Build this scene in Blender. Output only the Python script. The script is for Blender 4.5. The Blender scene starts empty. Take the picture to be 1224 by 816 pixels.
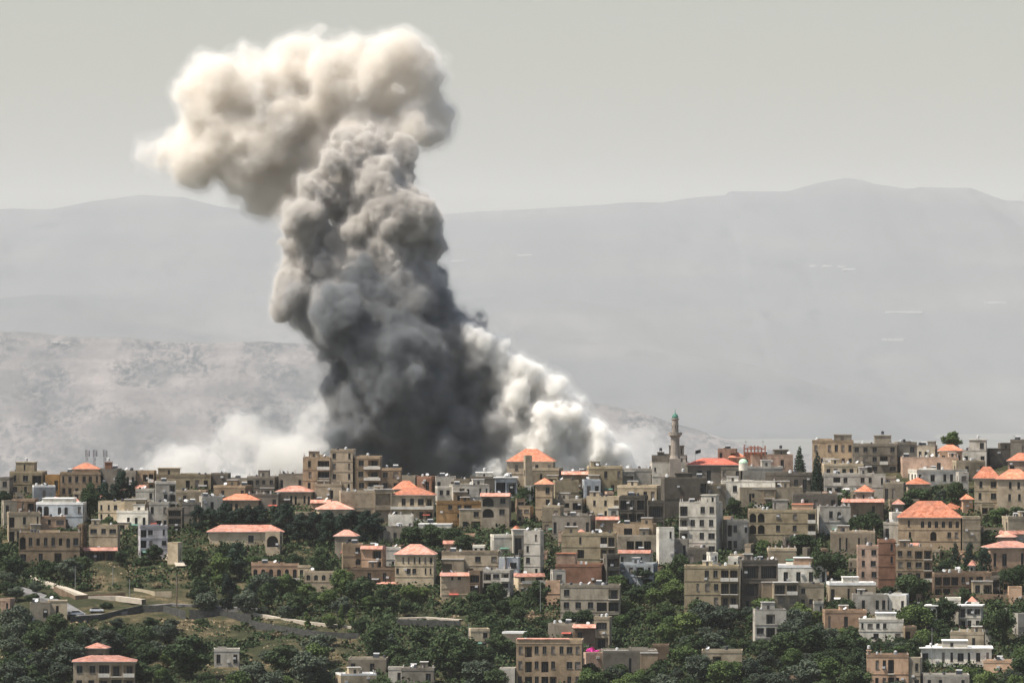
import bpy, math, random
import numpy as np
from mathutils import Vector
R = math.radians
sc = bpy.context.scene
col = sc.collection
# ------------------------------------------------------------------ camera, world, sun, exposure
FPX, CZ = 7400.0, 160.0            # focal length in photo pixels (1224 wide), camera height
cam_d = bpy.data.cameras.new('camera'); cam = bpy.data.objects.new('camera', cam_d); col.objects.link(cam)
cam.location = (0, 0, CZ); cam.rotation_euler = (R(90), 0, 0)
cam_d.sensor_width = 36; cam_d.lens = 36 * FPX / 1224; cam_d.clip_start = 1; cam_d.clip_end = 300000
sc.camera = cam
SUN_EL, SUN_AZ = 58.0, -108.0       # azimuth of the sun measured from +Y (view direction) towards +X
world = bpy.data.worlds.new('World'); sc.world = world; world.use_nodes = True
wn = world.node_tree; wn.nodes.clear()
wo = wn.nodes.new('ShaderNodeOutputWorld'); wb = wn.nodes.new('ShaderNodeBackground'); ws = wn.nodes.new('ShaderNodeTexSky')
ws.sky_type = 'NISHITA'; ws.sun_disc = False; ws.sun_elevation = R(SUN_EL); ws.sun_rotation = R(SUN_AZ)
ws.altitude = 0; ws.air_density = 1.2; ws.dust_density = 2.7; ws.ozone_density = 0.7
wb.inputs['Strength'].default_value = 0.085
wn.links.new(ws.outputs[0], wb.inputs[0]); wn.links.new(wb.outputs[0], wo.inputs[0])
sun_d = bpy.data.lights.new('sun', 'SUN'); sun_d.energy = 5.0; sun_d.angle = R(0.5); sun_d.color = (1.0, 0.94, 0.85)
sun = bpy.data.objects.new('sun', sun_d); col.objects.link(sun)
sv = Vector((math.sin(R(SUN_AZ)) * math.cos(R(SUN_EL)), math.cos(R(SUN_AZ)) * math.cos(R(SUN_EL)), math.sin(R(SUN_EL))))
sun.rotation_euler = (-sv).to_track_quat('-Z', 'Y').to_euler(); sun.location = (-500, 1500, 900)
vs = sc.view_settings
vs.view_transform = 'Standard'; vs.look = 'None'; vs.gamma = 1.0; vs.exposure = 0.62; vs.use_curve_mapping = False
cy = sc.cycles
cy.use_denoising = True
try: cy.denoiser = 'OPENIMAGEDENOISE'
except Exception: pass
cy.max_bounces = 14; cy.diffuse_bounces = 3; cy.glossy_bounces = 2; cy.transmission_bounces = 2
cy.volume_bounces = 12; cy.transparent_max_bounces = 96
cy.use_adaptive_sampling = True; cy.adaptive_threshold = 0.02
cy.volume_step_rate = 1.0
rng = np.random.default_rng(7)
random.seed(11)

def wx(px, Y): return (px - 612.0) * Y / FPX
def wz(py, Y): return CZ + (408.0 - py) * Y / FPX
def tag(o, label=None, cat=None, group=None, kind=None):
    for k, v in (('label', label), ('category', cat), ('group', group), ('kind', kind)):
        if v: o[k] = v
    return o
def mesh_obj(name, verts, faces, mats=(), parent=None, midx=None, smooth=False):
    me = bpy.data.meshes.new(name); me.from_pydata(verts, [], faces)
    for m in mats: me.materials.append(m)
    if midx is not None: me.polygons.foreach_set('material_index', midx)
    if smooth: me.polygons.foreach_set('use_smooth', [True] * len(me.polygons))
    me.update()
    o = bpy.data.objects.new(name, me); col.objects.link(o); o.parent = parent
    return o

# ------------------------------------------------------------------ materials
def new_mat(name):
    m = bpy.data.materials.new(name); m.use_nodes = True
    nt = m.node_tree; b = nt.nodes['Principled BSDF']
    return m, nt, b
def N(nt, t, **kw):
    n = nt.nodes.new(t)
    for k, v in kw.items():
        if k in n.inputs: n.inputs[k].default_value = v
        else: setattr(n, k, v)
    return n
def ramp(nt, fac, stops):
    r = nt.nodes.new('ShaderNodeValToRGB'); e = r.color_ramp.elements
    while len(e) < len(stops): e.new(0.5)
    for i, (p, c) in enumerate(stops):
        e[i].position = p; e[i].color = (c[0], c[1], c[2], 1) if not isinstance(c, (int, float)) else (c, c, c, 1)
    nt.links.new(fac, r.inputs[0]); return r.outputs[0]
def mixc(nt, fac, a, b, mode='MIX'):
    m = nt.nodes.new('ShaderNodeMix'); m.data_type = 'RGBA'; m.blend_type = mode
    def put(sock, v):
        if isinstance(v, (int, float)): sock.default_value = v
        elif isinstance(v, tuple): sock.default_value = (*v, 1)
        else: nt.links.new(v, sock)
    put(m.inputs[0], fac); put(m.inputs[6], a); put(m.inputs[7], b)
    return m.outputs[2]

def hill_mat(name, base, scrub, field, s1, s2, cover, sq=1.0):
    m, nt, b = new_mat(name)
    g0 = N(nt, 'ShaderNodeNewGeometry'); g = N(nt, 'ShaderNodeMapping'); g.inputs['Scale'].default_value = (1, sq, 1.3); nt.links.new(g0.outputs[0], g.inputs[0])
    n1 = N(nt, 'ShaderNodeTexNoise', Scale=s1, Detail=6.0, Roughness=0.65); nt.links.new(g.outputs[0], n1.inputs['Vector'])
    n2 = N(nt, 'ShaderNodeTexNoise', Scale=s2, Detail=5.0, Roughness=0.7); nt.links.new(g.outputs[0], n2.inputs['Vector'])
    mp = N(nt, 'ShaderNodeMapping'); mp.inputs['Scale'].default_value = (0.25, 1, 2.5); nt.links.new(g.outputs[0], mp.inputs[0])
    n3 = N(nt, 'ShaderNodeTexNoise', Scale=s1 * 1.5, Detail=3.0); nt.links.new(mp.outputs[0], n3.inputs['Vector'])
    c = mixc(nt, ramp(nt, n3.outputs[0], [(0.4, 0), (0.62, 1)]), base, field)
    ml = N(nt, 'ShaderNodeMath', operation='MULTIPLY'); n4 = N(nt, 'ShaderNodeTexNoise', Scale=s2 * .16, Detail=3.0, Roughness=.6); nt.links.new(g.outputs[0], n4.inputs['Vector'])
    nt.links.new(ramp(nt, n2.outputs[0], [(cover - .03, 0), (cover + 0.09, 1)]), ml.inputs[0]); nt.links.new(ramp(nt, n4.outputs[0], [(.40, .12), (.62, 1)]), ml.inputs[1])
    c = mixc(nt, ml.outputs[0], c, scrub)
    c = mixc(nt, ramp(nt, n1.outputs[0], [(0.35, 0), (0.7, 0.8)]), c, scrub)
    nt.links.new(c, b.inputs['Base Color']); b.inputs['Roughness'].default_value = 1; b.inputs['Specular IOR Level'].default_value = 0
    return m

# ------------------------------------------------------------------ far setting: valley plain, middle hill, far mountain
GZ = -500.0
def fbm1(x, seed, octs):
    r = np.random.default_rng(seed); out = 0
    for f, a in octs:
        ph = r.random(64) * 100; k = np.floor(x * f).astype(int); t = x * f - k; t = t * t * (3 - 2 * t)
        v = r.standard_normal(4096); out = out + a * (v[(k + 900) % 4096] * (1 - t) + v[(k + 901) % 4096] * t)
    return out
def vnoise2(x, y, seed, sx, sy):
    r = np.random.default_rng(seed); v = r.random((256, 256))
    u = x / sx; w = y / sy; i = np.floor(u).astype(int); j = np.floor(w).astype(int)
    a = u - i; b = w - j; a = a * a * (3 - 2 * a); b = b * b * (3 - 2 * b)
    g = lambda p, q: v[p % 256, q % 256]
    return (g(i, j) * (1 - a) + g(i + 1, j) * a) * (1 - b) + (g(i, j + 1) * (1 - a) + g(i + 1, j + 1) * a) * b - 0.5
def grid_mesh(name, X, Y, Z, mat, label):
    ny, nx = X.shape
    v = np.stack([X, Y, Z], -1).reshape(-1, 3)
    idx = np.arange(nx * ny).reshape(ny, nx)
    f = np.stack([idx[:-1, :-1], idx[:-1, 1:], idx[1:, 1:], idx[1:, :-1]], -1).reshape(-1, 4)
    o = mesh_obj(name, v.tolist(), f.tolist(), [mat], smooth=True)
    o['kind'] = 'structure'; o['label'] = label
    return o
m_plain = hill_mat('dry_valley_plain', (0.10, 0.098, 0.09), (0.07, 0.075, 0.065), (0.13, 0.125, 0.11), 0.00025, 0.0012, 0.56)
m_far = hill_mat('far_mountain_rock', (0.058, 0.065, 0.068), (0.022, 0.03, 0.034), (0.10, 0.098, 0.095), 0.0007, 0.004, 0.55, .12)
m_mid = hill_mat('dry_scrub_hill', (0.150, 0.137, 0.135), (0.028, 0.036, 0.042), (0.20, 0.18, 0.17), 0.004, 0.03, 0.47, .15)
S = 80000
xs = np.linspace(-S, S, 41); X, Y = np.meshgrid(xs, xs)
grid_mesh('ground', X, Y, X * 0 + GZ, m_plain, 'pale dry valley plain stretching to the mountains')
def ridge_surface(name, ctrl, Yb, Yr, W, nx, ny, mat, label, rough, seed, gully=0.6):
    """a mountainside: foot at distance Yb, crest at Yr whose skyline passes the control points"""
    cx = np.array([wx(p, Yr) for p, _ in ctrl]); cz = np.array([wz(q, Yr) for _, q in ctrl])
    xs = np.linspace(-W, W, nx); ts = np.concatenate([np.linspace(0, 1, ny), 1 + np.linspace(0, 1, ny // 3)[1:]])
    X, T = np.meshgrid(xs, ts)
    crest = np.interp(xs, cx, cz) + fbm1(xs, seed, [(1 / (rough * 14), rough * 0.10), (1 / (rough * 4), rough * 0.045), (1 / rough, rough * 0.016), (3 / rough, rough * 0.006)])
    Tm = np.where(T <= 1, T, 2 - T)
    prof = np.where(T <= 1, Tm ** 1.25, Tm)
    Yc = Yb + (Yr - Yb) * T
    Z = GZ - 8 + (crest[None, :] - GZ) * prof
    env = np.sin(np.clip(T, 0, 1) * math.pi) ** 0.7
    Z = Z + env * rough * (0.55 * vnoise2(X, Yc, seed + 1, rough * 5, rough * 8) + 0.28 * vnoise2(X, Yc, seed + 2, rough * 2, rough * 3) + 0.1 * vnoise2(X, Yc, seed + 3, rough * .7, rough * 1.2) - 0.55 * gully * (0.35 - np.abs(vnoise2(X + Yc * .25, Yc, seed + 4, rough * 1.6, rough * 9))))
    return grid_mesh(name, X, Yc, Z, mat, label)
ridge_surface('far_mountain', [(-900, 300), (-300, 270), (-60, 256), (0, 252), (60, 250), (110, 241), (170, 235), (220, 238), (262, 250), (340, 262), (440, 262), (540, 256), (640, 252), (700, 248), (745, 244), (790, 243), (830, 236),
    (866, 232), (872, 227), (940, 226), (965, 219), (985, 214), (1010, 209), (1030, 211), (1045, 216), (1085, 221), (1100, 219), (1160, 224), (1200, 240), (1226, 243), (1300, 262), (1600, 300), (2200, 340)],
    40000, 60000, 14000, 700, 120, m_far, 'hazy far mountain ridge behind the smoke', 900, 5, 1.2)
ridge_surface('middle_hill', [(-900, 380), (-300, 388), (-40, 391), (0, 394), (40, 396), (100, 402), (180, 404), (250, 408), (350, 409), (450, 420), (560, 440), (700, 479), (760, 490), (800, 503), (850, 518), (900, 532), (960, 545), (1100, 560), (1600, 590)],
    26500, 30000, 7000, 900, 160, m_mid, 'dry scrubby hillside beyond the village on the left', 330, 21)
# ------------------------------------------------------------------ village hill
RX = [-400, 0, 60, 200, 300, 500, 650, 800, 900, 1000, 1224, 1700]
RP = [600, 594, 590, 584, 590, 590, 578, 577, 572, 562, 556, 560]
def ridge_py(px): return np.interp(px, RX, RP)
YR, YD, PB = 2110.0, 300.0, 830.0
def depth_of(px, py):
    r = ridge_py(px); return YR - YD * (py - r) / (PB - r)
def ground_z(x, Y):
    """height of the hillside at world x, Y"""
    x = np.asarray(x, float); Y = np.asarray(Y, float)
    px = 612 + x * FPX / Y; r = ridge_py(px); t = (YR - Y) / YD
    py = r + np.clip(t, 0, 1.25) * (PB - r)
    z = wz(py, Y)
    z = np.where(t < 0, wz(r, YR) + np.clip(Y - YR, 0, None) * -0.10 - np.clip(Y - YR - 60, 0, None) * 0.45, z)
    z = np.where(t > 1.25, z - (t - 1.25) * YD * 0.30, z)
    return np.maximum(z, GZ - 3)
def on_ground(px, py):
    Y = float(depth_of(px, py)); x = wx(px, Y); return x, Y, float(ground_z(x, Y))

def ground_mat():
    m, nt, b = new_mat('hillside_earth')
    g = N(nt, 'ShaderNodeNewGeometry')
    n1 = N(nt, 'ShaderNodeTexNoise', Scale=0.045, Detail=6.0, Roughness=0.7); nt.links.new(g.outputs[0], n1.inputs['Vector'])
    n2 = N(nt, 'ShaderNodeTexNoise', Scale=0.35, Detail=5.0, Roughness=0.7); nt.links.new(g.outputs[0], n2.inputs['Vector'])
    n3 = N(nt, 'ShaderNodeTexNoise', Scale=1.6, Detail=4.0, Roughness=0.8); nt.links.new(g.outputs[0], n3.inputs['Vector'])
    c = ramp(nt, n2.outputs[0], [(0.3, (.06, .05, .03)), (0.5, (.13, .10, .06)), (0.62, (.22, .17, .105)), (0.75, (.16, .135, .10))])
    c = mixc(nt, ramp(nt, n1.outputs[0], [(0.36, 0), (0.52, .9)]), c, (.03, .036, .02))
    c = mixc(nt, ramp(nt, n3.outputs[0], [(0.5, 0), (0.62, .8)]), c, (.04, .05, .025))
    nt.links.new(c, b.inputs['Base Color']); b.inputs['Roughness'].default_value = 1; b.inputs['Specular IOR Level'].default_value = 0
    bp = N(nt, 'ShaderNodeBump', Strength=0.8, Distance=0.6); nt.links.new(n3.outputs[0], bp.inputs['Height']); nt.links.new(bp.outputs[0], b.inputs['Normal'])
    return m
M_GROUND = ground_mat()
xs = np.linspace(-420, 420, 281); ys = np.concatenate([np.linspace(200, 1700, 40), np.arange(1706, 2330, 3.0), np.linspace(2335, 3600, 40)])
X, Y = np.meshgrid(xs, ys)
Z = ground_z(X, Y)
near = np.clip((Y - 1720) / 50, 0, 1) * np.clip((2130 - Y) / 30, 0, 1)
Z = Z + near * (1.6 * vnoise2(X, Y, 31, 9, 7) + 0.8 * vnoise2(X, Y, 32, 4, 3)) + (1 - near) * 6 * vnoise2(X, Y, 33, 60, 60)
X = X * (1 + np.clip((1700 - Y) / 1500, 0, 1) * 1.5)
grid_mesh('village_hill', X, Y, np.maximum(Z, GZ - 5), M_GROUND, 'dry grassy hillside the village is built on')

# ------------------------------------------------------------------ building materials
COLS = dict(tan=(.40,.32,.235), cream=(.56,.49,.38), white=(.76,.73,.66), grey=(.34,.315,.27), dgrey=(.16,.15,.135), khaki=(.34,.30,.22), beige=(.46,.40,.32),
    brown=(.24,.18,.135), blue=(.44,.48,.53), lilac=(.50,.49,.53), ochre=(.40,.25,.11), brick=(.33,.19,.14), peach=(.60,.43,.32), yellow=(.45,.395,.285),
    pink=(.48,.36,.30), stone=(.38,.34,.27), slate=(.23,.22,.20), net=(.22,.145,.075), lgrey=(.50,.475,.43))
def wall_mat(name, c):
    m, nt, b = new_mat(name + '_plaster')
    tc = N(nt, 'ShaderNodeTexCoord'); oi = N(nt, 'ShaderNodeObjectInfo')
    ad = N(nt, 'ShaderNodeVectorMath', operation='ADD'); nt.links.new(tc.outputs['Object'], ad.inputs[0])
    ml = N(nt, 'ShaderNodeVectorMath', operation='SCALE', Scale=57.0); cb = N(nt, 'ShaderNodeCombineXYZ')
    nt.links.new(oi.outputs['Random'], cb.inputs[0]); nt.links.new(oi.outputs['Random'], cb.inputs[2]); nt.links.new(cb.outputs[0], ml.inputs[0]); nt.links.new(ml.outputs[0], ad.inputs[1])
    n1 = N(nt, 'ShaderNodeTexNoise', Scale=0.28, Detail=5.0, Roughness=0.65); nt.links.new(ad.outputs[0], n1.inputs['Vector'])
    mp = N(nt, 'ShaderNodeMapping'); mp.inputs['Scale'].default_value = (.7, .7, 0.22); nt.links.new(ad.outputs[0], mp.inputs[0])
    n2 = N(nt, 'ShaderNodeTexNoise', Scale=1.0, Detail=4.0, Roughness=0.6); nt.links.new(mp.outputs[0], n2.inputs['Vector'])
    n3 = N(nt, 'ShaderNodeTexNoise', Scale=2.5, Detail=3.0, Roughness=0.7); nt.links.new(ad.outputs[0], n3.inputs['Vector'])
    dk = tuple(x * k for x, k in zip(c, (.62, .60, .56))); lt = tuple(min(.8, x * 1.18 + .01) for x in c)
    a = ramp(nt, n1.outputs[0], [(0.32, dk), (0.5, c), (0.68, lt)])
    a = mixc(nt, ramp(nt, n2.outputs[0], [(0.50, 0), (0.72, .6)]), a, tuple(x * .5 for x in c))
    a = mixc(nt, ramp(nt, n3.outputs[0], [(0.5, 0), (0.75, .3)]), a, dk)
    hs = N(nt, 'ShaderNodeHueSaturation'); mr = N(nt, 'ShaderNodeMapRange'); nt.links.new(oi.outputs['Random'], mr.inputs[0]); mr.inputs[3].default_value = .66; mr.inputs[4].default_value = 1.3
    nt.links.new(mr.outputs[0], hs.inputs['Value']); nt.links.new(a, hs.inputs['Color'])
    nt.links.new(hs.outputs[0], b.inputs['Base Color']); b.inputs['Roughness'].default_value = .95; b.inputs['Specular IOR Level'].default_value = .15
    bp = N(nt, 'ShaderNodeBump', Strength=0.35, Distance=0.08); nt.links.new(n3.outputs[0], bp.inputs['Height']); nt.links.new(bp.outputs[0], b.inputs['Normal'])
    return m
WM = {k: wall_mat(k, tuple(x * w for x, w in zip(c, (.74, .72, .68) if k in ('white', 'blue', 'lilac', 'lgrey') else (.715, .665, .59)))) for k, c in COLS.items()}
def simple(name, c, rough=.8, metal=0, var=.25, scale=1.0, spec=.2):
    m, nt, b = new_mat(name); tc = N(nt, 'ShaderNodeTexCoord')
    n = N(nt, 'ShaderNodeTexNoise', Scale=scale, Detail=4.0, Roughness=.65); nt.links.new(tc.outputs['Object'], n.inputs['Vector'])
    a = ramp(nt, n.outputs[0], [(.3, tuple(x * (1 - var) for x in c)), (.7, tuple(min(.85, x * (1 + var)) for x in c))])
    nt.links.new(a, b.inputs['Base Color']); b.inputs['Roughness'].default_value = rough; b.inputs['Metallic'].default_value = metal; b.inputs['Specular IOR Level'].default_value = spec
    return m
def tile_mat(name, c):
    m, nt, b = new_mat(name); tc = N(nt, 'ShaderNodeTexCoord')
    w = N(nt, 'ShaderNodeTexWave', Scale=1.1, Distortion=.6, Detail=2.0); w.bands_direction = 'X'; nt.links.new(tc.outputs['Object'], w.inputs['Vector'])
    n = N(nt, 'ShaderNodeTexNoise', Scale=.7, Detail=6.0, Roughness=.75); nt.links.new(tc.outputs['Object'], n.inputs['Vector'])
    a = ramp(nt, n.outputs[0], [(.36, tuple(x * .45 for x in c)), (.5, c), (.64, (min(.8, c[0] * 1.2), c[1] * 1.5, c[2] * 1.7))])
    a = mixc(nt, ramp(nt, w.outputs[0], [(.0, .35), (.35, 0)]), a, tuple(x * .55 for x in c))
    oi = N(nt, 'ShaderNodeObjectInfo'); mr = N(nt, 'ShaderNodeMapRange'); mr.inputs[3].default_value = .62; mr.inputs[4].default_value = 1.12; nt.links.new(oi.outputs['Random'], mr.inputs[0])
    n5 = N(nt, 'ShaderNodeTexNoise', Scale=.22, Detail=3.0); nt.links.new(tc.outputs['Object'], n5.inputs['Vector']); a = mixc(nt, ramp(nt, n5.outputs[0], [(.45, 0), (.65, .55)]), a, (c[0] * .55, c[1] * .75, c[2] * .9))
    hs = N(nt, 'ShaderNodeHueSaturation', Saturation=1.06); nt.links.new(mr.outputs[0], hs.inputs['Value']); nt.links.new(a, hs.inputs['Color']); a = hs.outputs[0]
    nt.links.new(a, b.inputs['Base Color']); b.inputs['Roughness'].default_value = .85; b.inputs['Specular IOR Level'].default_value = .2
    bp = N(nt, 'ShaderNodeBump', Strength=.5, Distance=.1); nt.links.new(w.outputs[0], bp.inputs['Height']); nt.links.new(bp.outputs[0], b.inputs['Normal'])
    return m
TILE = tile_mat('terracotta_tiles', (.60, .235, .145)); TILE_RED = tile_mat('red_tiles', (.48, .145, .10)); TILE_PALE = tile_mat('faded_tiles', (.60, .29, .215))
CONC = simple('roof_concrete', (.42, .40, .37), .95, 0, .3, .5); CONC_L = simple('pale_roof_paint', (.68, .67, .64), .9, 0, .2, .5); CONC_D = simple('tarred_roof', (.12, .12, .12), .95, 0, .4, .5)
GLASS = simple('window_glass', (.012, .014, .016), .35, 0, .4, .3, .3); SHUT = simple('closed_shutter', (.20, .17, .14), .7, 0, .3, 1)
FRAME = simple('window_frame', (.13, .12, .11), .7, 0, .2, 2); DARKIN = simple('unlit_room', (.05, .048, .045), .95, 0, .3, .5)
TANKW = simple('white_tank', (.44, .44, .43), .4, 0, .05, 1, .5); TANKD = simple('dark_tank', (.05, .05, .055), .5); METAL = simple('weathered_metal', (.22, .22, .22), .6, .3); IRON = simple('dark_iron', (.05, .05, .05), .7)
SLAB = simple('balcony_concrete', (.52, .49, .43), .9, 0, .2, 1); RUST = simple('rusty_frame', (.26, .10, .06), .9, 0, .4, 1)
ASPH = simple('worn_asphalt', (.16, .155, .15), .95, 0, .25, .2); PALEP = simple('pale_path', (.40, .35, .28), .95, 0, .2, .5); BASALT = simple('dark_stone_wall', (.055, .055, .05), .95, 0, .5, 1.2)

AWN_G = simple('green_canvas', (.08, .17, .13), .8); AWN_R = simple('red_canvas', (.33, .08, .06), .8)
# ------------------------------------------------------------------ building parts
class MB:
    def __init__(s): s.v, s.f, s.m = [], [], []
    def poly(s, pts, m=0):
        b = len(s.v); s.v += [tuple(p) for p in pts]; s.f.append(tuple(range(b, b + len(pts)))); s.m.append(m)
    def box(s, x0, x1, y0, y1, z0, z1, m=0, bottom=True):
        p = [(x0,y0,z0),(x1,y0,z0),(x1,y1,z0),(x0,y1,z0),(x0,y0,z1),(x1,y0,z1),(x1,y1,z1),(x0,y1,z1)]
        b = len(s.v); s.v += p
        fs = [(4,5,6,7),(0,1,5,4),(1,2,6,5),(2,3,7,6),(3,0,4,7)] + ([(3,2,1,0)] if bottom else [])
        s.f += [tuple(b + i for i in f) for f in fs]; s.m += [m] * len(fs)
    def tube(s, p, q, r0, r1=None, n=6, m=0, cap=True):
        r1 = r0 if r1 is None else r1; p = Vector(p); q = Vector(q); d = (q - p).normalized()
        a = d.orthogonal().normalized(); c = d.cross(a); b = len(s.v)
        for o, r in ((p, r0), (q, r1)):
            for i in range(n):
                t = 2 * math.pi * i / n; s.v.append(tuple(o + (a * math.cos(t) + c * math.sin(t)) * r))
        for i in range(n):
            j = (i + 1) % n; s.f.append((b + i, b + j, b + n + j, b + n + i)); s.m.append(m)
        if cap: s.f.append(tuple(b + n + i for i in range(n))); s.m.append(m)
    def dome(s, c, r, m=0, n=14, k=5, zs=1.0):
        b = len(s.v)
        for i in range(k + 1):
            ph = math.pi / 2 * i / k
            for j in range(n):
                t = 2 * math.pi * j / n; s.v.append((c[0] + r * math.cos(ph) * math.cos(t), c[1] + r * math.cos(ph) * math.sin(t), c[2] + r * zs * math.sin(ph)))
        for i in range(k):
            for j in range(n):
                q = (j + 1) % n; s.f.append((b + i * n + j, b + i * n + q, b + (i + 1) * n + q, b + (i + 1) * n + j)); s.m.append(m)
    def obj(s, name, mats, parent=None, loc=None, rz=None, smooth=False):
        o = mesh_obj(name, s.v, s.f, mats, parent, s.m, smooth)
        if loc: o.location = loc
        if rz: o.rotation_euler[2] = rz
        return o
_cache = {}
def cached(name, key, fn, parent, loc, rz=0):
    if key not in _cache:
        mb, mats = fn(); o = mb.obj(name, mats); _cache[key] = o.data; o.parent = parent
    else:
        o = bpy.data.objects.new(name, _cache[key]); col.objects.link(o); o.parent = parent
    o.location = loc; o.rotation_euler = (0, 0, rz); return o
def q1(x): return max(.2, round(x * 10) / 10)
def window_part(parent, loc, rz, w, h, kind, name='window'):
    """frame and sill set in the reveal; the pane is its child. Local x along the wall, -y outward."""
    w, h = q1(w), q1(h)
    def fr():
        m = MB(); t = .06
        m.box(-w/2, -w/2 + t, .16, .24, 0, h); m.box(w/2 - t, w/2, .16, .24, 0, h); m.box(-w/2 + t, w/2 - t, .16, .24, h - t, h); m.box(-w/2 + t, w/2 - t, .16, .24, 0, t)
        if w > 1.0: m.box(-.035, .035, .165, .235, t, h - t)
        if w > 2.4:
            for s_ in (-w/4, w/4): m.box(s_ - .03, s_ + .03, .165, .235, t, h - t)
        if kind == 'w': m.box(-w/2 - .1, w/2 + .1, -.10, .12, -.1, 0)
        return m, [FRAME]
    o = cached(name, ('fr', w, h, kind), fr, parent, loc, rz)
    shut = kind == 'w' and random.random() < .2
    def pn():
        m = MB(); m.poly([(-w/2, .2, 0), (w/2, .2, 0), (w/2, .2, h), (-w/2, .2, h)]); return m, [SHUT if shut else GLASS]
    cached('pane', ('pn', w, h, shut), pn, o, (0, 0, 0)); return o

#  facade codes (one letter per bay): w window, n narrow window, W wide window, d tall door, a arched window, A wide dark arch,
#  b balcony recess with slab and rail, B wide dark opening, o unglazed hole, r rusty closed shop front, . blank
BAY = dict(w=(.48, .50, .28), n=(.30, .54, .26), W=(.70, .45, .30), d=(.36, .72, .02), a=(.50, .60, .14), A=(.80, .80, .02), b=(.84, .78, .02), B=(.86, .72, .04), o=(.44, .46, .28), s=(.30, .30, .40))
def facade(mb, root, O, U, Nn, L, H, Hfoot, rows, rz, z0=0.0, wallm=0):
    """wall of length L from O along U (outward normal Nn) with real openings; rows listed top storey first"""
    O, U, Nn = Vector(O), Vector(U), Vector(Nn)
    P = lambda u, z, d=0: O + U * u + Vector((0, 0, z)) - Nn * d
    nr = len(rows); fh = H / nr
    zb = z0
    if Hfoot > 0: mb.poly([P(0, z0 - Hfoot), P(L, z0 - Hfoot), P(L, z0), P(0, z0)], wallm)
    for ri, row in enumerate(rows):
        zf = z0 + H - (ri + 1) * fh; zt = zf + fh
        nb = len(row); bw = L / nb; u = 0.0
        for bi, ch in enumerate(row):
            ua, ub = bi * bw, (bi + 1) * bw
            if ch not in BAY or bw < .5:
                mb.poly([P(ua, zf), P(ub, zf), P(ub, zt), P(ua, zt)], wallm); continue
            fw, fhh, fs = BAY[ch]
            ww = bw * fw
            if ch in 'wos': ww = min(ww, 1.8)
            if ch in 'n': ww = min(ww, 1.0)
            if ch == 'd': ww = min(ww, 1.3)
            if ch == 'a': ww = min(ww, 2.2)
            if ch == 'W': ww = min(ww, 3.2)
            hh = fh * fhh; s0 = zf + fh * fs; s1 = min(s0 + hh, zt - .12); hh = s1 - s0
            jit = random.uniform(-.06, .06) * bw if ch in 'won' else 0
            a0 = (ua + ub) / 2 - ww / 2 + jit; a1 = a0 + ww
            for (x0, x1, y0, y1) in ((ua, a0, zf, zt), (a1, ub, zf, zt), (a0, a1, zf, s0), (a0, a1, s1, zt)):
                if x1 - x0 > 1e-4 and y1 - y0 > 1e-4: mb.poly([P(x0, y0), P(x1, y0), P(x1, y1), P(x0, y1)], wallm)
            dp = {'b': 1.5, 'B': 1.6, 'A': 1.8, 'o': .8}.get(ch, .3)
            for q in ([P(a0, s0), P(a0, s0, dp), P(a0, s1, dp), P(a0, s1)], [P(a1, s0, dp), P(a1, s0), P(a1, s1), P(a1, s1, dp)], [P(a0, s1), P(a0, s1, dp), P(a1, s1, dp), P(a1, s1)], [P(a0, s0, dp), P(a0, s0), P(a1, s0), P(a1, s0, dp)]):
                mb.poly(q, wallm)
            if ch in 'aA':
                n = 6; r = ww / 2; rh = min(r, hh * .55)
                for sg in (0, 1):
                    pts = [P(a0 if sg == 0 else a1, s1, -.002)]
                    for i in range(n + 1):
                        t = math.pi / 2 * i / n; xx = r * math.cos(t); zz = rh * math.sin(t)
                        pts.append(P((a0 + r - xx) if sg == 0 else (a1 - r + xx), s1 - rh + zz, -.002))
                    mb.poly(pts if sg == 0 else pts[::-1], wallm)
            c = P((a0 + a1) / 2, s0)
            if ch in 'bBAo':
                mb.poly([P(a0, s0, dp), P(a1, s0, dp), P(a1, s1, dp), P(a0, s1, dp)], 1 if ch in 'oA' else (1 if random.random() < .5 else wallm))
                if ch in 'bB' and ww > 1.6:
                    window_part(root, P((a0 + a1) / 2 + random.uniform(-.1, .1) * ww, s0 + .03, dp - .26), rz, min(ww * .6, 2.6), hh * .86, 'd')
                if ch == 'b':
                    bl = MB(); w2 = ww / 2 + .12; bl.box(-w2, w2, -.95, -.005, -.2, 0); bo = bl.obj('balcony', [SLAB], root, tuple(c), rz)
                    rl = MB()
                    if random.random() < .5:
                        rl.box(-w2, w2, -.95, -.83, .002, .95)
                    else:
                        rl.box(-w2, w2, -.93, -.88, .9, .96); k = int(w2 * 2 / .3)
                        for i in range(k + 1): x = -w2 + .02 + i * (2 * w2 - .04) / k; rl.box(x - .02, x + .02, -.925, -.885, .002, .9)
                    rl.obj('railing', [SLAB if len(rl.v) < 10 else IRON], bo)
            else:
                window_part(root, c, rz, ww, hh, 'w' if ch in 'wWns' else 'd', 'door' if ch == 'd' and ri == nr - 1 else 'window')

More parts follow.
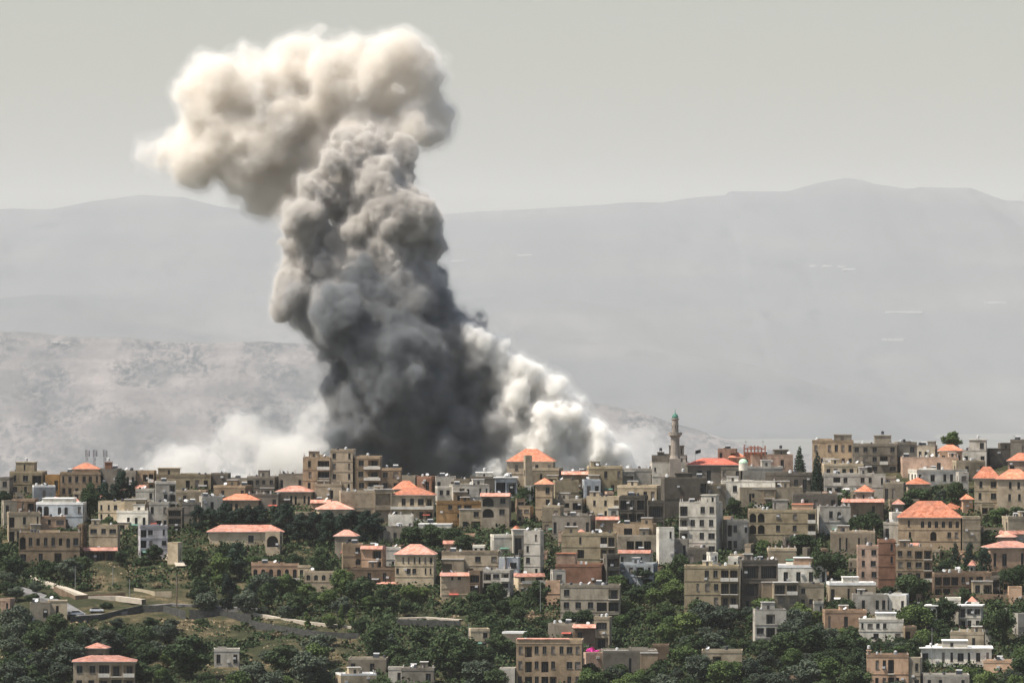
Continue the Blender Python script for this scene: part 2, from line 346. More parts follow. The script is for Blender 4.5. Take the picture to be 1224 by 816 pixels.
def hip(mb, x0, x1, y0, y1, z, h, m=0, ov=.5, gable=False):
    x0 -= ov; x1 += ov; y0 -= ov; y1 += ov
    w, d = x1 - x0, y1 - y0
    if w >= d: k = 0.02 if gable else d / 2 * .9; a, b = (x0 + k, (y0 + y1) / 2, z + h), (x1 - k, (y0 + y1) / 2, z + h)
    else: k = 0.02 if gable else w / 2 * .9; a, b = ((x0 + x1) / 2, y0 + k, z + h), ((x0 + x1) / 2, y1 - k, z + h)
    c = [(x0, y0, z), (x1, y0, z), (x1, y1, z), (x0, y1, z)]
    if w >= d: fs = [[c[0], c[1], b, a], [c[1], c[2], b], [c[2], c[3], a, b], [c[3], c[0], a]]
    else: fs = [[c[0], c[1], a], [c[1], c[2], b, a], [c[2], c[3], b], [c[3], c[0], a, b]]
    for f in fs: mb.poly(f, m)
    mb.box(x0 + .04, x1 - .04, y0 + .04, y1 - .04, z - .2, z - .002, m + 1)
def tank(parent, x, y, z, white=True, s=1.0):
    def fn():
        m = MB(); m.tube((0, 0, .45), (0, 0, 1.55), .62, .62, 10); m.tube((0, 0, 1.55), (0, 0, 1.8), .62, .2, 10)
        for a, b in ((-.4, -.4), (.4, -.4), (.4, .4), (-.4, .4)): m.tube((a, b, 0), (a, b, .45), .05, .05, 4, 1)
        return m, [TANKW if white else TANKD, IRON]
    o = cached('water_tank', ('tank', white), fn, parent, (x, y, z), random.uniform(0, 3)); o.scale = (s, s, s); return o
def dish(parent, x, y, z):
    def fn():
        m = MB(); m.tube((0, 0, 0), (0, 0, .8), .04, .04, 4, 0); m.tube((0, 0, .9), (0, -.25, 1.15), .12, .6, 10, 1); m.tube((0, -.25, 1.15), (0, -.7, 1.35), .02, .02, 3, 0); return m, [IRON, TANKW]
    return cached('satellite_dish', 'dish', fn, parent, (x, y, z), random.uniform(-1.2, 1.2))
FOOT = []      # footprints (px0, px1, py_top, py_base, Y) kept for trees
BINFO = []
def building(x0, x1, yt, yb, c, rows, label, roof='flat', rot=None, d=None, ext=(), name='house', cat='house', side='auto', Y=None, rh=None, tanks=None, par=.55, foot=6.0, grp='village houses on the hillside'):
    """a house whose front fills photo columns x0..x1, wall top at yt and foot at yb, standing on the hillside there"""
    pc = (x0 + x1) / 2
    if Y is None: Y = float(depth_of(pc, max(yb, ridge_py(pc) + 1)))
    s = Y / FPX; Wd = (x1 - x0) * s
    rot = R(random.choice([-1, -1, 1]) * random.uniform(1, 12) if rot is None else rot)
    d = d if d else min(13, max(6, Wd * .75))
    w = (Wd - d * abs(math.sin(rot))) / math.cos(rot)
    if w < Wd * .35: d = Wd * .6; w = (Wd - d * abs(math.sin(rot))) / math.cos(rot)
    X = wx(pc, Y); zb = wz(yb, Y); H = wz(yt, Y) - zb
    rows = [r_ or '.' for r_ in rows.split('/')]
    if name == 'house' and len(rows) > 1 and len(rows[0]) > 2 and 'b' not in ''.join(rows) and 'a' not in ''.join(rows) and random.random() < .5:
        ci = random.randrange(len(rows[0])); cc_ = random.choice('bbB')
        rows = [(r_[:ci] + cc_ + r_[ci + 1:]) if len(r_) > ci and r_[ci] in 'w.W' else r_ for r_ in rows]
    root = bpy.data.objects.new(name, None); col.objects.link(root)
    cy_ = Y + (d * math.cos(rot) + w * abs(math.sin(rot))) / 2
    root.location = (X, cy_, zb); root.rotation_euler[2] = rot
    tag(root, label, cat, grp if name == 'house' else None)
    mb = MB(); a, b = -w / 2, w / 2; f, k = -d / 2, d / 2; flat0 = roof not in ('hip', 'gable', 'redhip', 'palehip')
    facade(mb, root, (a, f, 0), (1, 0, 0), (0, -1, 0), w, H, foot, rows, 0)
    nb = max(1, int(d / 3.6)); srow = []
    for r_ in rows: srow.append(''.join(random.choice('w.w.n') for _ in range(nb)) if side == 'auto' else (side * nb)[:nb])
    facade(mb, root, (b, f, 0), (0, 1, 0), (1, 0, 0), d, H, foot, srow, math.pi / 2)
    facade(mb, root, (a, k, 0), (0, -1, 0), (-1, 0, 0), d, H, foot, srow, -math.pi / 2)
    mb.poly([(b, k, -foot), (a, k, -foot), (a, k, H), (b, k, H)], 0)
    if roof in ('hip', 'gable', 'redhip', 'palehip'): mb.poly([(a, f, H), (b, f, H), (b, k, H), (a, k, H)], 0)
    if len(rows) > 1 and random.random() < .7:
        for i in range(1, len(rows)):
            zz = H - i * H / len(rows); mb.box(a - .1, b + .1, f - .1, f - .003, zz - .1, zz + .1, 0); mb.box(b + .003, b + .1, f, k, zz - .1, zz + .1, 0)
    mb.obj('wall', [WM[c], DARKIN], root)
    for i in range(random.choice([0, 0, 1, 2])):
        if H > 3: cached('air_conditioner', 'ac', lambda: ((lambda m: (m.box(-.45, .45, -.4, 0, 0, .6), m)[1])(MB()), [TANKW]), root, (random.uniform(a + .6, b - .6), f - .02, random.uniform(.5, H - .8)), 0)
    if name == 'house' and flat0 and not ext and w > 9.5 and H > 5.5 and random.random() < .5:
        ww_ = w * random.uniform(.3, .5); wx0 = a + .004 if random.random() < .5 else b - ww_ - .004; hh_ = H * random.choice([.52, .55, 1.0]) + (random.uniform(.9, 2.4) if random.random() < .6 else -.3); pj = random.uniform(1.0, 2.4)
        cc_ = random.choice([c, c, 'cream', 'lgrey', 'tan', 'beige']); wm_ = MB(); wo = mesh_obj('wing', [], [], []); wo.parent = root
        nr_ = max(1, round(hh_ / (H / len(rows)))); cd = [''.join(random.choice('wwBb.') for _ in range(max(1, int(ww_ / 3)))) for _ in range(nr_)]
        facade(wm_, root, (wx0, f - pj, 0), (1, 0, 0), (0, -1, 0), ww_, hh_, foot, cd, 0)
        ye = f + 2.5 if hh_ > H else f - .002
        for P0, P1 in (((wx0 + ww_, f - pj), (wx0 + ww_, ye)), ((wx0 + ww_, ye), (wx0, ye)), ((wx0, ye), (wx0, f - pj))): wm_.poly([(P0[0], P0[1], -foot), (P1[0], P1[1], -foot), (P1[0], P1[1], hh_), (P0[0], P0[1], hh_)])
        wm_.box(wx0 - .15, wx0 + ww_ + .15, f - pj - .15, ye + .1, hh_, hh_ + .22, 2)
        me = wo.data; me.from_pydata(wm_.v, [], wm_.f)
        for mm in (WM[cc_], DARKIN, CONC): me.materials.append(mm)
        me.polygons.foreach_set('material_index', wm_.m); me.update()
    if random.random() < .3 and H > 3.5 and w > 5:
        m = MB(); xa = random.uniform(a, b - 3.2); xb = xa + random.uniform(2, 3.2); zz = random.uniform(2.4, 2.9); m.poly([(xa, f - 1.5, zz - .4), (xb, f - 1.5, zz - .4), (xb, f - .01, zz), (xa, f - .01, zz)]); m.poly([(xb, f - 1.5, zz - .44), (xa, f - 1.5, zz - .44), (xa, f - .01, zz - .04), (xb, f - .01, zz - .04)])
        m.obj('awning', [random.choice([CONC_L, AWN_G, AWN_R, METAL])], root)
    rb = MB(); rmats = [CONC]
    if roof in ('hip', 'gable', 'redhip', 'palehip'):
        hip(rb, a, b, f, k, H + .2, rh or min(w, d) * .30, 0, .55, roof == 'gable'); rmats = [{'redhip': TILE_RED, 'palehip': TILE_PALE}.get(roof, TILE), SLAB]
    elif roof == 'slab':
        rb.box(a - .5, b + .5, f - .7, k + .3, H, H + .35); rmats = [CONC_L]
    elif roof == 'skirt':        # tiled strip along the parapet
        rb.box(a, b, f, k, H - .3, H + .02); rb.poly([(a - .3, f - .9, H - .25), (b + .3, f - .9, H - .25), (b + .3, f + .3, H + .85), (a - .3, f + .3, H + .85)], 1)
        rb.poly([(b + .3, f - .9, H - .25), (b + .3, k, H - .25), (b - .3, k, H + .85), (b + .3 - .6, f + .3, H + .85)], 1); rb.poly([(a - .3, k, H - .25), (a - .3, f - .9, H - .25), (a + .3, f + .3, H + .85), (a + .3, k, H + .85)], 1)
        rmats = [CONC, TILE_PALE]
    else:
        t = .22; rm = {'white': CONC_L, 'dark': CONC_D}.get(roof)
        rb.poly([(a + t, f + t, H - .004), (b - t, f + t, H - .004), (b - t, k - t, H - .004), (a + t, k - t, H - .004)], 0)
        e = .08 if random.random() < .5 else .0
        for q in ((a - e, b + e, f - e, f + t), (a - e, b + e, k - t, k + e), (a - e, a + t, f + t, k - t), (b - t, b + e, f + t, k - t)): rb.box(*q, H - .3 if e else H, H + par, 1)
        rmats = [rm or random.choice([CONC, CONC, CONC_D, CONC_L]), rm if rm is CONC_L else WM[c]]
    rb.obj('roof', rmats, root)
    flat = roof not in ('hip', 'gable', 'redhip', 'palehip')
    for e in ext:
        if e[0] == 'room':       # rooftop room: photo columns, top row, colour, facade code, roof
            _, p0, p1, pt, cc, code = e[:6]; rf = e[6] if len(e) > 6 else 'flat'
            xa = (wx(p0, Y) - X) / math.cos(rot); xb = (wx(p1, Y) - X) / math.cos(rot); hh = wz(pt, Y) - (zb + H); xa = max(xa, a + .1); xb = min(xb, b - .1)
            if xb - xa < 1: continue
            rd = min(d - 1.2, max(3, (xb - xa) * .9)); m = MB(); ro = bpy.data.objects.new('rooftop_room', None)
            fy = f + random.uniform(.4, 1.2)
            m2 = MB(); part = mesh_obj('rooftop_room', [], [], []); part.parent = root; part.location = (0, 0, 0)
            facade(m2, part, (xa, fy, H), (1, 0, 0), (0, -1, 0), xb - xa, hh, 0, code.split('/'), 0)
            for P0, P1 in (((xb, fy), (xb, fy + rd)), ((xb, fy + rd), (xa, fy + rd)), ((xa, fy + rd), (xa, fy))):
                m2.poly([(P0[0], P0[1], H), (P1[0], P1[1], H), (P1[0], P1[1], H + hh), (P0[0], P0[1], H + hh)])
            if rf in ('hip', 'redhip', 'palehip'): hip(m2, xa, xb, fy, fy + rd, H + hh + .2, max(.8, (xb - xa) * .22), 2, .5)
            else: m2.box(xa - .2, xb + .2, fy - .2, fy + rd + .2, H + hh, H + hh + .25, 2 if rf != 'flat' else 0)
            me = part.data; me.from_pydata(m2.v, [], m2.f)
            for mm in (WM[cc], DARKIN, {'redhip': TILE_RED, 'palehip': TILE_PALE, 'hip': TILE, 'white': CONC_L, 'tile': TILE}.get(rf, CONC), SLAB): me.materials.append(mm)
            me.polygons.foreach_set('material_index', m2.m); me.update()
            if random.random() < .5: tank(root, (xa + xb) / 2, fy + rd / 2, H + hh + .25, random.random() < .7, .8)
        elif e[0] == 'rail':     # row of posts and slab: a roof terrace cover
            _, p0, p1, pt, mat_ = e; xa = (wx(p0, Y) - X); xb = (wx(p1, Y) - X); hh = wz(pt, Y) - (zb + H)
            m = MB(); m.box(xa - .3, xb + .3, f - .3, f + min(d, 5), H + hh - .25, H + hh); n = max(2, int((xb - xa) / 2.5))
            for i in range(n + 1): x = xa + (xb - xa) * i / n; m.box(x - .1, x + .1, f + .2, f + .4, H + .004, H + hh - .252)
            m.obj('pergola', [mat_], root)
        elif e[0] == 'awn':      # projecting cover over part of the facade: columns, top row
            _, p0, p1, pt, mat_ = e; xa = wx(p0, Y) - X; xb = wx(p1, Y) - X; zz = wz(pt, Y) - zb
            m = MB(); m.poly([(xa, f - 2.2, zz - .55), (xb, f - 2.2, zz - .55), (xb, f - .01, zz), (xa, f - .01, zz)]); m.poly([(xa, f - .01, zz - .12), (xb, f - .01, zz - .12), (xb, f - 2.2, zz - .67), (xa, f - 2.2, zz - .67)])
            m.poly([(xa, f - 2.2, zz - .67), (xb, f - 2.2, zz - .67), (xb, f - 2.2, zz - .55), (xa, f - 2.2, zz - .55)])
            m.obj('awning', [mat_], root)
        elif e[0] == 'floors':   # projecting floor slabs across the facade
            m = MB(); _, p0, p1 = e[:3]; xa = wx(p0, Y) - X; xb = wx(p1, Y) - X; fh = H / len(rows)
            for i in range(1, len(rows) + 1): m.box(xa, xb, f - 1.1, f - .003, H - i * fh - .12 if i < len(rows) else 0.02, H - i * fh + .08 if i < len(rows) else .2)
            for i in range(1, len(rows) + 1): zz = H - i * fh + .08 if i < len(rows) else .2; m.box(xa, xb, f - 1.1, f - 1.0, zz + .002, zz + .75)
            m.obj('balcony', [SLAB], root)
    nt_ = tanks if tanks is not None else (random.choice([0, 1, 1, 2, 2, 3]) if flat and w > 5 else 0)
    if flat:
        for i in range(nt_): tank(root, random.uniform(a + 1, b - 1), random.uniform(f + 1, k - 1), H, random.random() < .5, random.uniform(.55, .85))
        if random.random() < .45 and w > 5: dish(root, random.uniform(a + 1, b - 1), f + random.uniform(.6, 2), H)
        if random.random() < .4 and w > 6:
            def sol():
                m = MB(); m.poly([(-.9, -.8, .3), (.9, -.8, .3), (.9, .6, 1.3), (-.9, .6, 1.3)], 1); m.poly([(.9, -.8, .28), (-.9, -.8, .28), (-.9, .6, 1.28), (.9, .6, 1.28)], 0); m.tube((-.9, .7, 1.4), (.9, .7, 1.4), .28, .28, 8, 2)
                for q in (-.8, .8): m.box(q - .04, q + .04, .5, .58, 0, 1.25, 0)
                return m, [IRON, GLASS, TANKW]
            cached('solar_heater', 'sol', sol, root, (random.uniform(a + 1.2, b - 1.2), random.uniform(f + 1.4, k - 1.4), H), random.uniform(-.4, .4))
        if random.random() < .5 and w > 9 and not any(e[0] == 'room' for e in ext):
            m = MB(); sx = random.uniform(2.2, 4); cx_ = random.uniform(a + sx / 2 + .4, b - sx / 2 - .4); hh = random.uniform(1.8, 2.6); fy = random.uniform(f + .8, f + 2.5)
            m.box(cx_ - sx / 2, cx_ + sx / 2, fy, fy + min(3, d - 3.5), H - .002, H + hh, 0, False); m.box(cx_ - sx / 2 - .15, cx_ + sx / 2 + .15, fy - .15, fy + min(3, d - 3.5) + .15, H + hh + .002, H + hh + .2, 1); m.poly([(cx_ - .4, fy - .004, H + .02), (cx_ + .4, fy - .004, H + .02), (cx_ + .4, fy - .004, H + 1.7), (cx_ - .4, fy - .004, H + 1.7)], 2)
            m.obj('stair_room', [WM[c], CONC, DARKIN], root)
        if random.random() < .3 and w > 7:
            m = MB(); nx_ = random.randint(3, 5)
            def stub():
                m = MB(); m.box(-.14, .14, -.14, .14, -.003, 1.2, 0, False)
                for q in (-.09, .09): m.box(q - .015, q + .015, 0, .03, 1.201, 1.9, 1, False)
                return m, [CONC, RUST]
            for i in range(nx_):
                for yy in (f + .35, f + 3.4): cached('column_stub', 'stub', stub, root, (a + .35 + i * (w - .7) / (nx_ - 1), yy, H)).scale = (1, 1, random.uniform(.7, 1.3))
        if random.random() < .5 and w > 6:
            m = MB(); y_ = random.uniform(f + 2, k - 1); xs_ = random.uniform(a + 1, a + w * .5); m.box(xs_, xs_ + w * .35, y_, y_ + .2, H - .003, H + random.uniform(.6, 1.3), 0, False); m.obj('roof_partition', [WM[c]], root)
        if random.random() < .35 and w > 6:
            m = MB(); x = random.uniform(a + 1, b - 1); m.tube((x, 0, H), (x, 0, H + random.uniform(2, 4)), .05, .03, 4); hz = m.v[-1][2]
            for j in range(3): m.tube((x - .6, 0, hz - .2 - j * .35), (x + .6, 0, hz - .2 - j * .35), .02, .02, 3)
            m.obj('aerial', [IRON], root)
    FOOT.append((x0, x1, min(yt, yb - 5), yb, Y, d)); BINFO.append((pc, yb, x0, x1, yt, label, Y))
    return root
# ------------------------------------------------------------------ the village, house by house (photo columns and rows give each house's place and size)
B = building
# left ridge
B(11,54,565,592,'khaki','nwB/wnB',"khaki block with a square rooftop room at the left end of the ridge",ext=[('room',20,42,553,'khaki','.n.')],rot=-6,tanks=1)
B(54,72,569,592,'ochre','.w','small ochre house between the khaki block and the long tan school')
B(70,120,566,594,'tan','nwwwwn/wwwwww','long tan two-storey building with an orange roofed end below the masts',ext=[('room',86,117,561,'peach','....','hip')],rot=3,tanks=1)
B(91,143,562,592,'slate','..AA..','dark round-topped pavilion beneath the three masts on the ridge',ext=[('room',126,134,553,'brick','.')],tanks=0,d=12)
B(143,166,564,590,'slate','.ww','low slate house behind the dark trees on the left ridge')
B(163,186,564,588,'tan','.B./...','tan cube with one dark loggia right of the dark trees')
B(185,252,569,588,'khaki','.o.owo','long khaki house with a raised box room, left of the bank of dust',ext=[('room',188,214,560,'khaki','.n.')],tanks=2,rot=2)
B(252,275,567,584,'dgrey','..','small dark box house in front of the bright shrub on the ridge')
B(273,298,573,590,'grey','.w.','plain grey cube between the bright shrub and the dark slab building')
B(295,332,571,594,'slate','wwww/....','dark slate slab building standing on the ridge under the dust',tanks=2)
B(333,364,568,592,'slate','w..w','dark house with a domed tank left of the tall tan apartment block',tanks=3)
B(255,300,582,600,'tan','.w..w','low greyish tan house behind the orange roof on the left slope')
B(362,397,548,600,'tan','nb/nb/nb/nb','left wing of the tall tan apartment block with dark glazed balconies',rot=-3,d=12,side='n',tanks=2)
B(395,424,539,600,'beige','w.n/w.n/w.n/w.n/w.n','tall narrow stair tower in the middle of the tan apartment block',rot=-3,d=13,tanks=2)
B(424,456,547,600,'tan','wb/wb/wb/wb','right wing of the tall tan apartment block with projecting white balconies',rot=-3,d=12,tanks=1,ext=[('floors',436,456)])
B(454,480,561,600,'tan','ww/ww/ww','lower tan annex stepping down right of the apartment block',rot=-3,tanks=1)
# left middle slope
B(37,66,582,602,'blue','.w.','small pale blue box house under the khaki ridge block',roof='white')
B(0,14,572,600,'slate','w/w','dark grey house cut by the left edge of the ridge')
B(0,20,600,632,'grey','w./.w','grey house among bushes at the left border')
B(43,102,602,632,'blue','AA.aa.w/.w.ww..',"pale blue house with dark arched loggias and a rounded white roof",roof='white',ext=[('room',52,88,596,'white','.','white')],rot=-4)
B(14,44,598,624,'brown','.n./...','dark brown house with red cloth on its balcony left of the pale blue one',ext=[('awn',16,26,612,TILE_RED)])
B(6,48,614,648,'cream','w.w.n/.w..w','worn cream house below the brown one at the left border',tanks=1)
B(34,78,619,640,'peach','.nW/...','orange tan house with an outdoor staircase in front of the pale blue one')
B(21,95,638,676,'tan','AwowwoaW/W.w.b.s','broad beige villa with arches near the left border',tanks=3,rot=2,d=12)
B(93,103,628,660,'brown','n/n/.','narrow dark brown tower beside the broad beige villa')
B(96,139,657,672,'brown','BBB','low dark shelter with a pale salmon roof edge in the shrubs',roof='skirt',tanks=0)
B(62,97,655,668,'brick','BB','dark red shelter adjoining the beige villa',tanks=0)
B(117,178,601,634,'cream','nnw.w.w/nn.w.ww/.......','cream villa with a dark roof line and tall slit windows',roof='dark',rot=-4,d=12)
B(139,180,612,636,'white','.ddd','white porch block with three tall dark doorways before the slit window villa',d=5,Y=None,tanks=0)
B(162,186,586,612,'white','..w/...','plain white block left of the tall grey white tower house',tanks=2)
B(184,210,577,622,'lgrey','.../.w./.../..n','tall grey white tower house with one large window',rot=5,tanks=1)
B(178,202,602,634,'lgrey','w.w/.Bw','pale grey house under the tower house',tanks=1)
B(106,142,629,664,'cream','WwW/.../BBB','small cream house with dark ground floor openings right of the brown tower')
B(163,200,630,668,'lilac','.W.n/.w.W/....','white lilac two-storey cube house standing free above the dry slope',rot=8,d=9,tanks=1)
B(200,219,608,636,'grey','B/B/B','narrow grey house with stacked dark balconies right of the tower house')
B(217,240,602,626,'slate','.n/..','dark slate house above the dark pines on the left')
B(237,266,595,616,'lgrey','.w.','small pale house tucked left of the long orange hip roof')
B(205,240,588,606,'cream','.w..','small cream house above the stacked dark balconies')
B(265,311,598,614,'tan','.ww.w.','low house under the long orange hip roof at the left edge of the pines',roof='hip',rh=2.0,tanks=0,d=9)
B(200,217,650,676,'cream','.','pale stepped garden wall and shed right of the white lilac house',tanks=0)
B(296,334,592,612,'slate','.w.w','dark slate house above the middle of the pine belt')
B(330,374,588,606,'cream','w.wwa.wa','cream house with faded orange roof left of the tall apartment block foot',roof='palehip',rh=1.9,rot=-4)
B(376,412,580,602,'beige','..o.','plain beige cube house at the foot of the tall apartment block')
B(404,468,589,624,'beige','..../BB..','big windowless beige house front above the pines',rot=4,tanks=2)
B(372,397,600,612,'peach','...','small house with a flat salmon tiled edge above the pine belt',roof='skirt',tanks=0)
B(377,422,609,628,'cream','BwwB','villa under a wide salmon hip roof at the right part of the pine belt',roof='palehip',rh=2.6,tanks=0,d=11)
B(248,338,636,652,'cream','...w.W','long low villa with a long salmon roof in front of the pine belt',roof='palehip',rh=2.2,d=9,tanks=0,rot=1)
B(317,337,637,654,'beige','A','arched porch at the right end of the long low villa',tanks=0,d=4,Y=2018)
B(400,428,641,668,'grey','.w/..','grey house with small pale hip roof beside the pines',roof='palehip',rh=2.0,tanks=0)
B(299,357,675,694,'peach','aaaaaa','cream arcade house with six arches on the open slope',rot=2,tanks=1,ext=[('floors',322,357)])
B(356,375,677,694,'cream','ww','small cream cube beside the six arch arcade')
B(364,403,684,706,'beige','aaaw/....','lower beige arcade house with three arches among trees',tanks=0)
# centre left
B(468,520,592,624,'cream','.wwWb/w.nwb','cream house with wrap-around balconies under the double orange roof',roof='hip',rh=2.4,rot=-3,tanks=0,ext=[('floors',468,519)])
B(470,500,585,610,'cream','w..n','raised orange roofed storey above the wrap-around balconies',roof='hip',rh=2.8,tanks=0,Y=2085)
B(438,454,583,600,'white','.','small white box beside the raised orange roofed storey',tanks=1)
B(521,575,601,632,'net','.ww../..w../.....','building wrapped in brown scaffold netting',tanks=0,rot=2)
B(520,540,583,606,'white','ww/..','small white house with two dark windows above the brown netting')
B(537,585,581,606,'lgrey','..o.nn/w.....','pale grey house with a round dark opening above the brown netting')
B(575,611,592,632,'grey','Aw/Aw/..','grey block with two stacked arched balconies right of the brown netting',roof='skirt',rot=-5,tanks=1)
B(562,592,571,594,'dgrey','...','dark grey cube with a white framed rooftop room',ext=[('room',569,589,565,'white','.n.','white')])
B(591,618,571,594,'blue','BB','house with a white slab roof and dark blue windows below the big orange roof',roof='slab')
B(606,664,552,580,'beige','.w..w.w/.......','large house under the biggest orange hip roof on the ridge',roof='hip',rh=4.2,rot=-4,d=13,tanks=0)
B(626,636,546,572,'stone','./.','square stone stair turret in front of the biggest orange hip roof',d=4,Y=2092,tanks=0)
B(632,673,561,584,'stone','..w...','stone terrace building right of the square stair turret',tanks=1)
B(478,500,570,592,'grey','.w.','low grey house with roof tanks right of the apartment annex',tanks=3)
B(498,520,571,592,'brick','.w','low reddish house on the ridge under the dark smoke',tanks=2)
B(520,545,571,592,'lgrey','w.w','low pale house on the ridge under the dark smoke',tanks=3)
B(543,564,574,594,'stone','.w.','low stone house on the ridge left of the dark cube',tanks=2)
B(464,494,617,640,'white','...','low white walled yard house below the wrap-around balconies')
B(500,541,626,640,'white','....','long shed with a thin white sloping roof above the green trees',roof='white',tanks=0,par=.1)
B(452,494,631,650,'slate','wwaaw','low slate house with dark arches left of the wide green trees')
B(408,434,651,690,'tan','.w/.a/..','tan house with an arched window left of the biggest salmon villa',tanks=1)
B(432,461,655,694,'peach','.B/.B/..','peach house with a salmon roof strip left of the biggest salmon villa',roof='skirt',tanks=0)
B(458,479,656,680,'white','..n/.w.','white cube under the left corner of the biggest salmon villa roof',tanks=0)
B(472,521,663,702,'cream','.nnnnnw/w.WW.nn/.......','cream villa with seven narrow windows under a big salmon hip roof',roof='palehip',rh=3.1,rot=-4,d=10,tanks=0)
B(419,479,680,700,'brown','..w.w.','brown stone annex wall left of the seven window villa',ext=[('awn',454,480,695,TILE_PALE)],tanks=0)
B(528,597,661,690,'beige','....W.W/...B.BB','beige terraced building with a long parapet behind the palm',tanks=2,rot=-2)
B(586,628,641,664,'white','.....','blank white wall house under the small slanting orange roof',tanks=1)
B(606,628,640,662,'white','..','little house with a slanting orange roof left of the dark block',roof='hip',rh=3.0,tanks=0,d=8,Y=2042)
B(626,650,636,690,'lgrey','.n/n./w./.n','tall pale grey house right of the little slanting orange roof',tanks=2)
B(526,562,687,718,'beige','.nw./..../.../','beige three-storey house with a salmon roof strip above the brush',roof='skirt',tanks=0,rot=3)
B(561,577,684,722,'brown','B/B/B','dark open stair tower between two salmon roof strips',tanks=0)
B(577,614,683,716,'lgrey','BWb/B.W/..w','pale grey house with dark balconies right of the stair tower',tanks=1)
B(596,622,668,700,'blue','.W/W.','bluish house squeezed behind the palm',tanks=1)
B(614,650,688,706,'cream','w.W/....','cream house with salmon roof strip and long balcony right of the palm',roof='skirt',ext=[('floors',620,650)],tanks=0)
B(652,670,696,722,'peach','n./..','bright narrow peach wall house at the edge of the brush',tanks=0)
# centre
B(640,662,579,622,'tan','.w/.w/..w','tan tower house crowned by a small orange hip roof',roof='hip',rh=2.0,rot=-5,tanks=0)
B(672,704,566,590,'tan','.w.w','tan house with salmon terrace edge left of the cream pair',roof='skirt')
B(661,692,576,600,'khaki','...../.....','blank khaki house right of the tan tower house',tanks=2)
B(702,744,559,592,'yellow','..w.w/wb.w.','yellowish two-storey house with four dark windows on the ridge',tanks=3,rot=3)
B(696,718,575,600,'blue','ww','bluish glazed house wedged under the yellowish one')
B(742,784,562,584,'lgrey','ww..w','long pale grey ridge house left of the mosque',tanks=2)
B(738,792,582,606,'cream','.w.ww','cream house with a pair of dark windows below the long pale grey one',tanks=1)
B(778,824,554,584,'lgrey','s...../......','pale grey mosque hall at the foot of the minaret',tanks=0,d=12,name='mosque_hall',cat='mosque',rot=2)
B(779,822,546,562,'slate','n.nnn','dark crenellated upper storey beside the minaret',d=8,Y=2105,tanks=0,ext=[('room',800,818,533,'slate','n.n'),('room',786,794,541,'slate','.')])
B(660,702,598,622,'grey','BoB/w..w','grey house with dark glazed bays right of the tan tower house',tanks=2)
B(701,742,595,620,'cream','.w.w.b/...ww.','cream house with bright walls above the salmon topped porch',tanks=2,rot=-4)
B(713,741,620,642,'tan','...','small tan house with a bright salmon roof strip in the centre',roof='skirt',tanks=0)
B(741,775,594,626,'dgrey','BwB/BBB','dark house with glazed loggias in the centre of the village')
B(774,794,600,638,'dgrey','B/B','narrow dark house left of the big dark windowless block')
B(791,845,572,620,'dgrey','....../......','big dark windowless block below the minaret',rot=4,d=13,ext=[('room',806,826,566,'dgrey','.')])
B(660,712,618,645,'slate','w.ww.w','slate house behind a row of shrubs in the centre')
B(648,674,606,640,'stone','.w/w.','stone house with small windows below the tan tower house')
B(671,738,639,682,'khaki','..n..bb/..B..bb/.....bb','khaki dark block with stacked balconies on its right half',rot=-3,tanks=2)
B(733,786,628,660,'tan','..../....','tan house behind the dark roofed grey house',tanks=2)
B(738,796,641,664,'grey','.BBB.','grey house with a heavy dark roof edge in the centre',roof='dark',tanks=1)
B(785,806,632,676,'white','.n/./.','slim white tower house right of the heavy dark roof edge',tanks=0)
B(740,781,660,684,'white','w.ww.','white house with an orange tile strip and small windows',roof='skirt',tanks=0)
B(739,787,675,702,'blue','wwwn/B.B','pale blue house with a row of four small windows above the green slope',tanks=1)
B(664,725,676,706,'brick','w...../W....','low red brown brick house with a salmon roof room',ext=[('room',666,690,662,'pink','...','tile')],tanks=3)
B(721,741,664,706,'dgrey','B/B/B','dark grey house with stacked loggias right of the brick house')
B(670,743,701,746,'grey','w..../wwwBB/.wwww','wide grey house with two bright roof room windows above the green slope',ext=[('room',705,738,703,'yellow','ww')],tanks=3,rot=-3)
B(658,676,683,712,'lgrey','w/w','narrow pale house left of the brick house')
# lower centre
B(617,698,768,822,'tan','wwwwwwWw/w.wBw.WW/w.wBB.ww','tan stone four-storey block with salmon roofed top in the lower centre',rot=-3,d=12,tanks=1,ext=[('rail',620,680,763,TILE_PALE)],par=.9)
B(685,711,749,776,'brown','w.','low house with a salmon pergola above the tan stone block',roof='skirt',tanks=0)
B(710,732,739,776,'stone','W/B','stone tower house with rounded tank behind the tan stone block',tanks=2)
B(655,690,747,766,'grey','....','low grey house with white tanks behind the tan stone block',tanks=3)
B(719,786,779,806,'slate','...d...','long low slate house with a sunlit roof terrace above the lower trees',rot=2,tanks=2,roof='flat')
B(696,724,782,804,'pink','..','small pinkish yard house beneath the magenta flowers',tanks=0)
B(780,800,772,790,'brown','.','small brown hut at the right end of the long low slate house',tanks=0)
B(560,585,753,778,'cream','.w/.w','small cream house half buried in the lower trees')
B(600,630,757,775,'grey','...','low pale roofed shed left of the tan stone block',tanks=0,roof='white')
B(597,618,800,822,'lgrey','..','small pale outbuilding left of the tan stone block base',tanks=0)
B(416,464,788,808,'grey','w.w.','grey bungalow with a small tank among the lower trees',tanks=1)
B(400,450,807,826,'cream','...','flat cream roof house cut by the bottom border',roof='white',tanks=0)
B(464,482,799,818,'lgrey','.w','tiny pale hut right of the grey bungalow',tanks=0)
B(480,520,800,820,'slate','..w','low slate roofed hut in the lower trees right of the tiny pale hut',tanks=0)
B(255,286,777,798,'lgrey','w.w','pale concrete hut with two openings on the dry lower slope',tanks=0,rot=2)
B(86,161,791,826,'beige','wwbbb/wwbbb','villa with a flared salmon roof at the bottom left',roof='palehip',rh=1.6,rot=2,d=11,tanks=0,ext=())
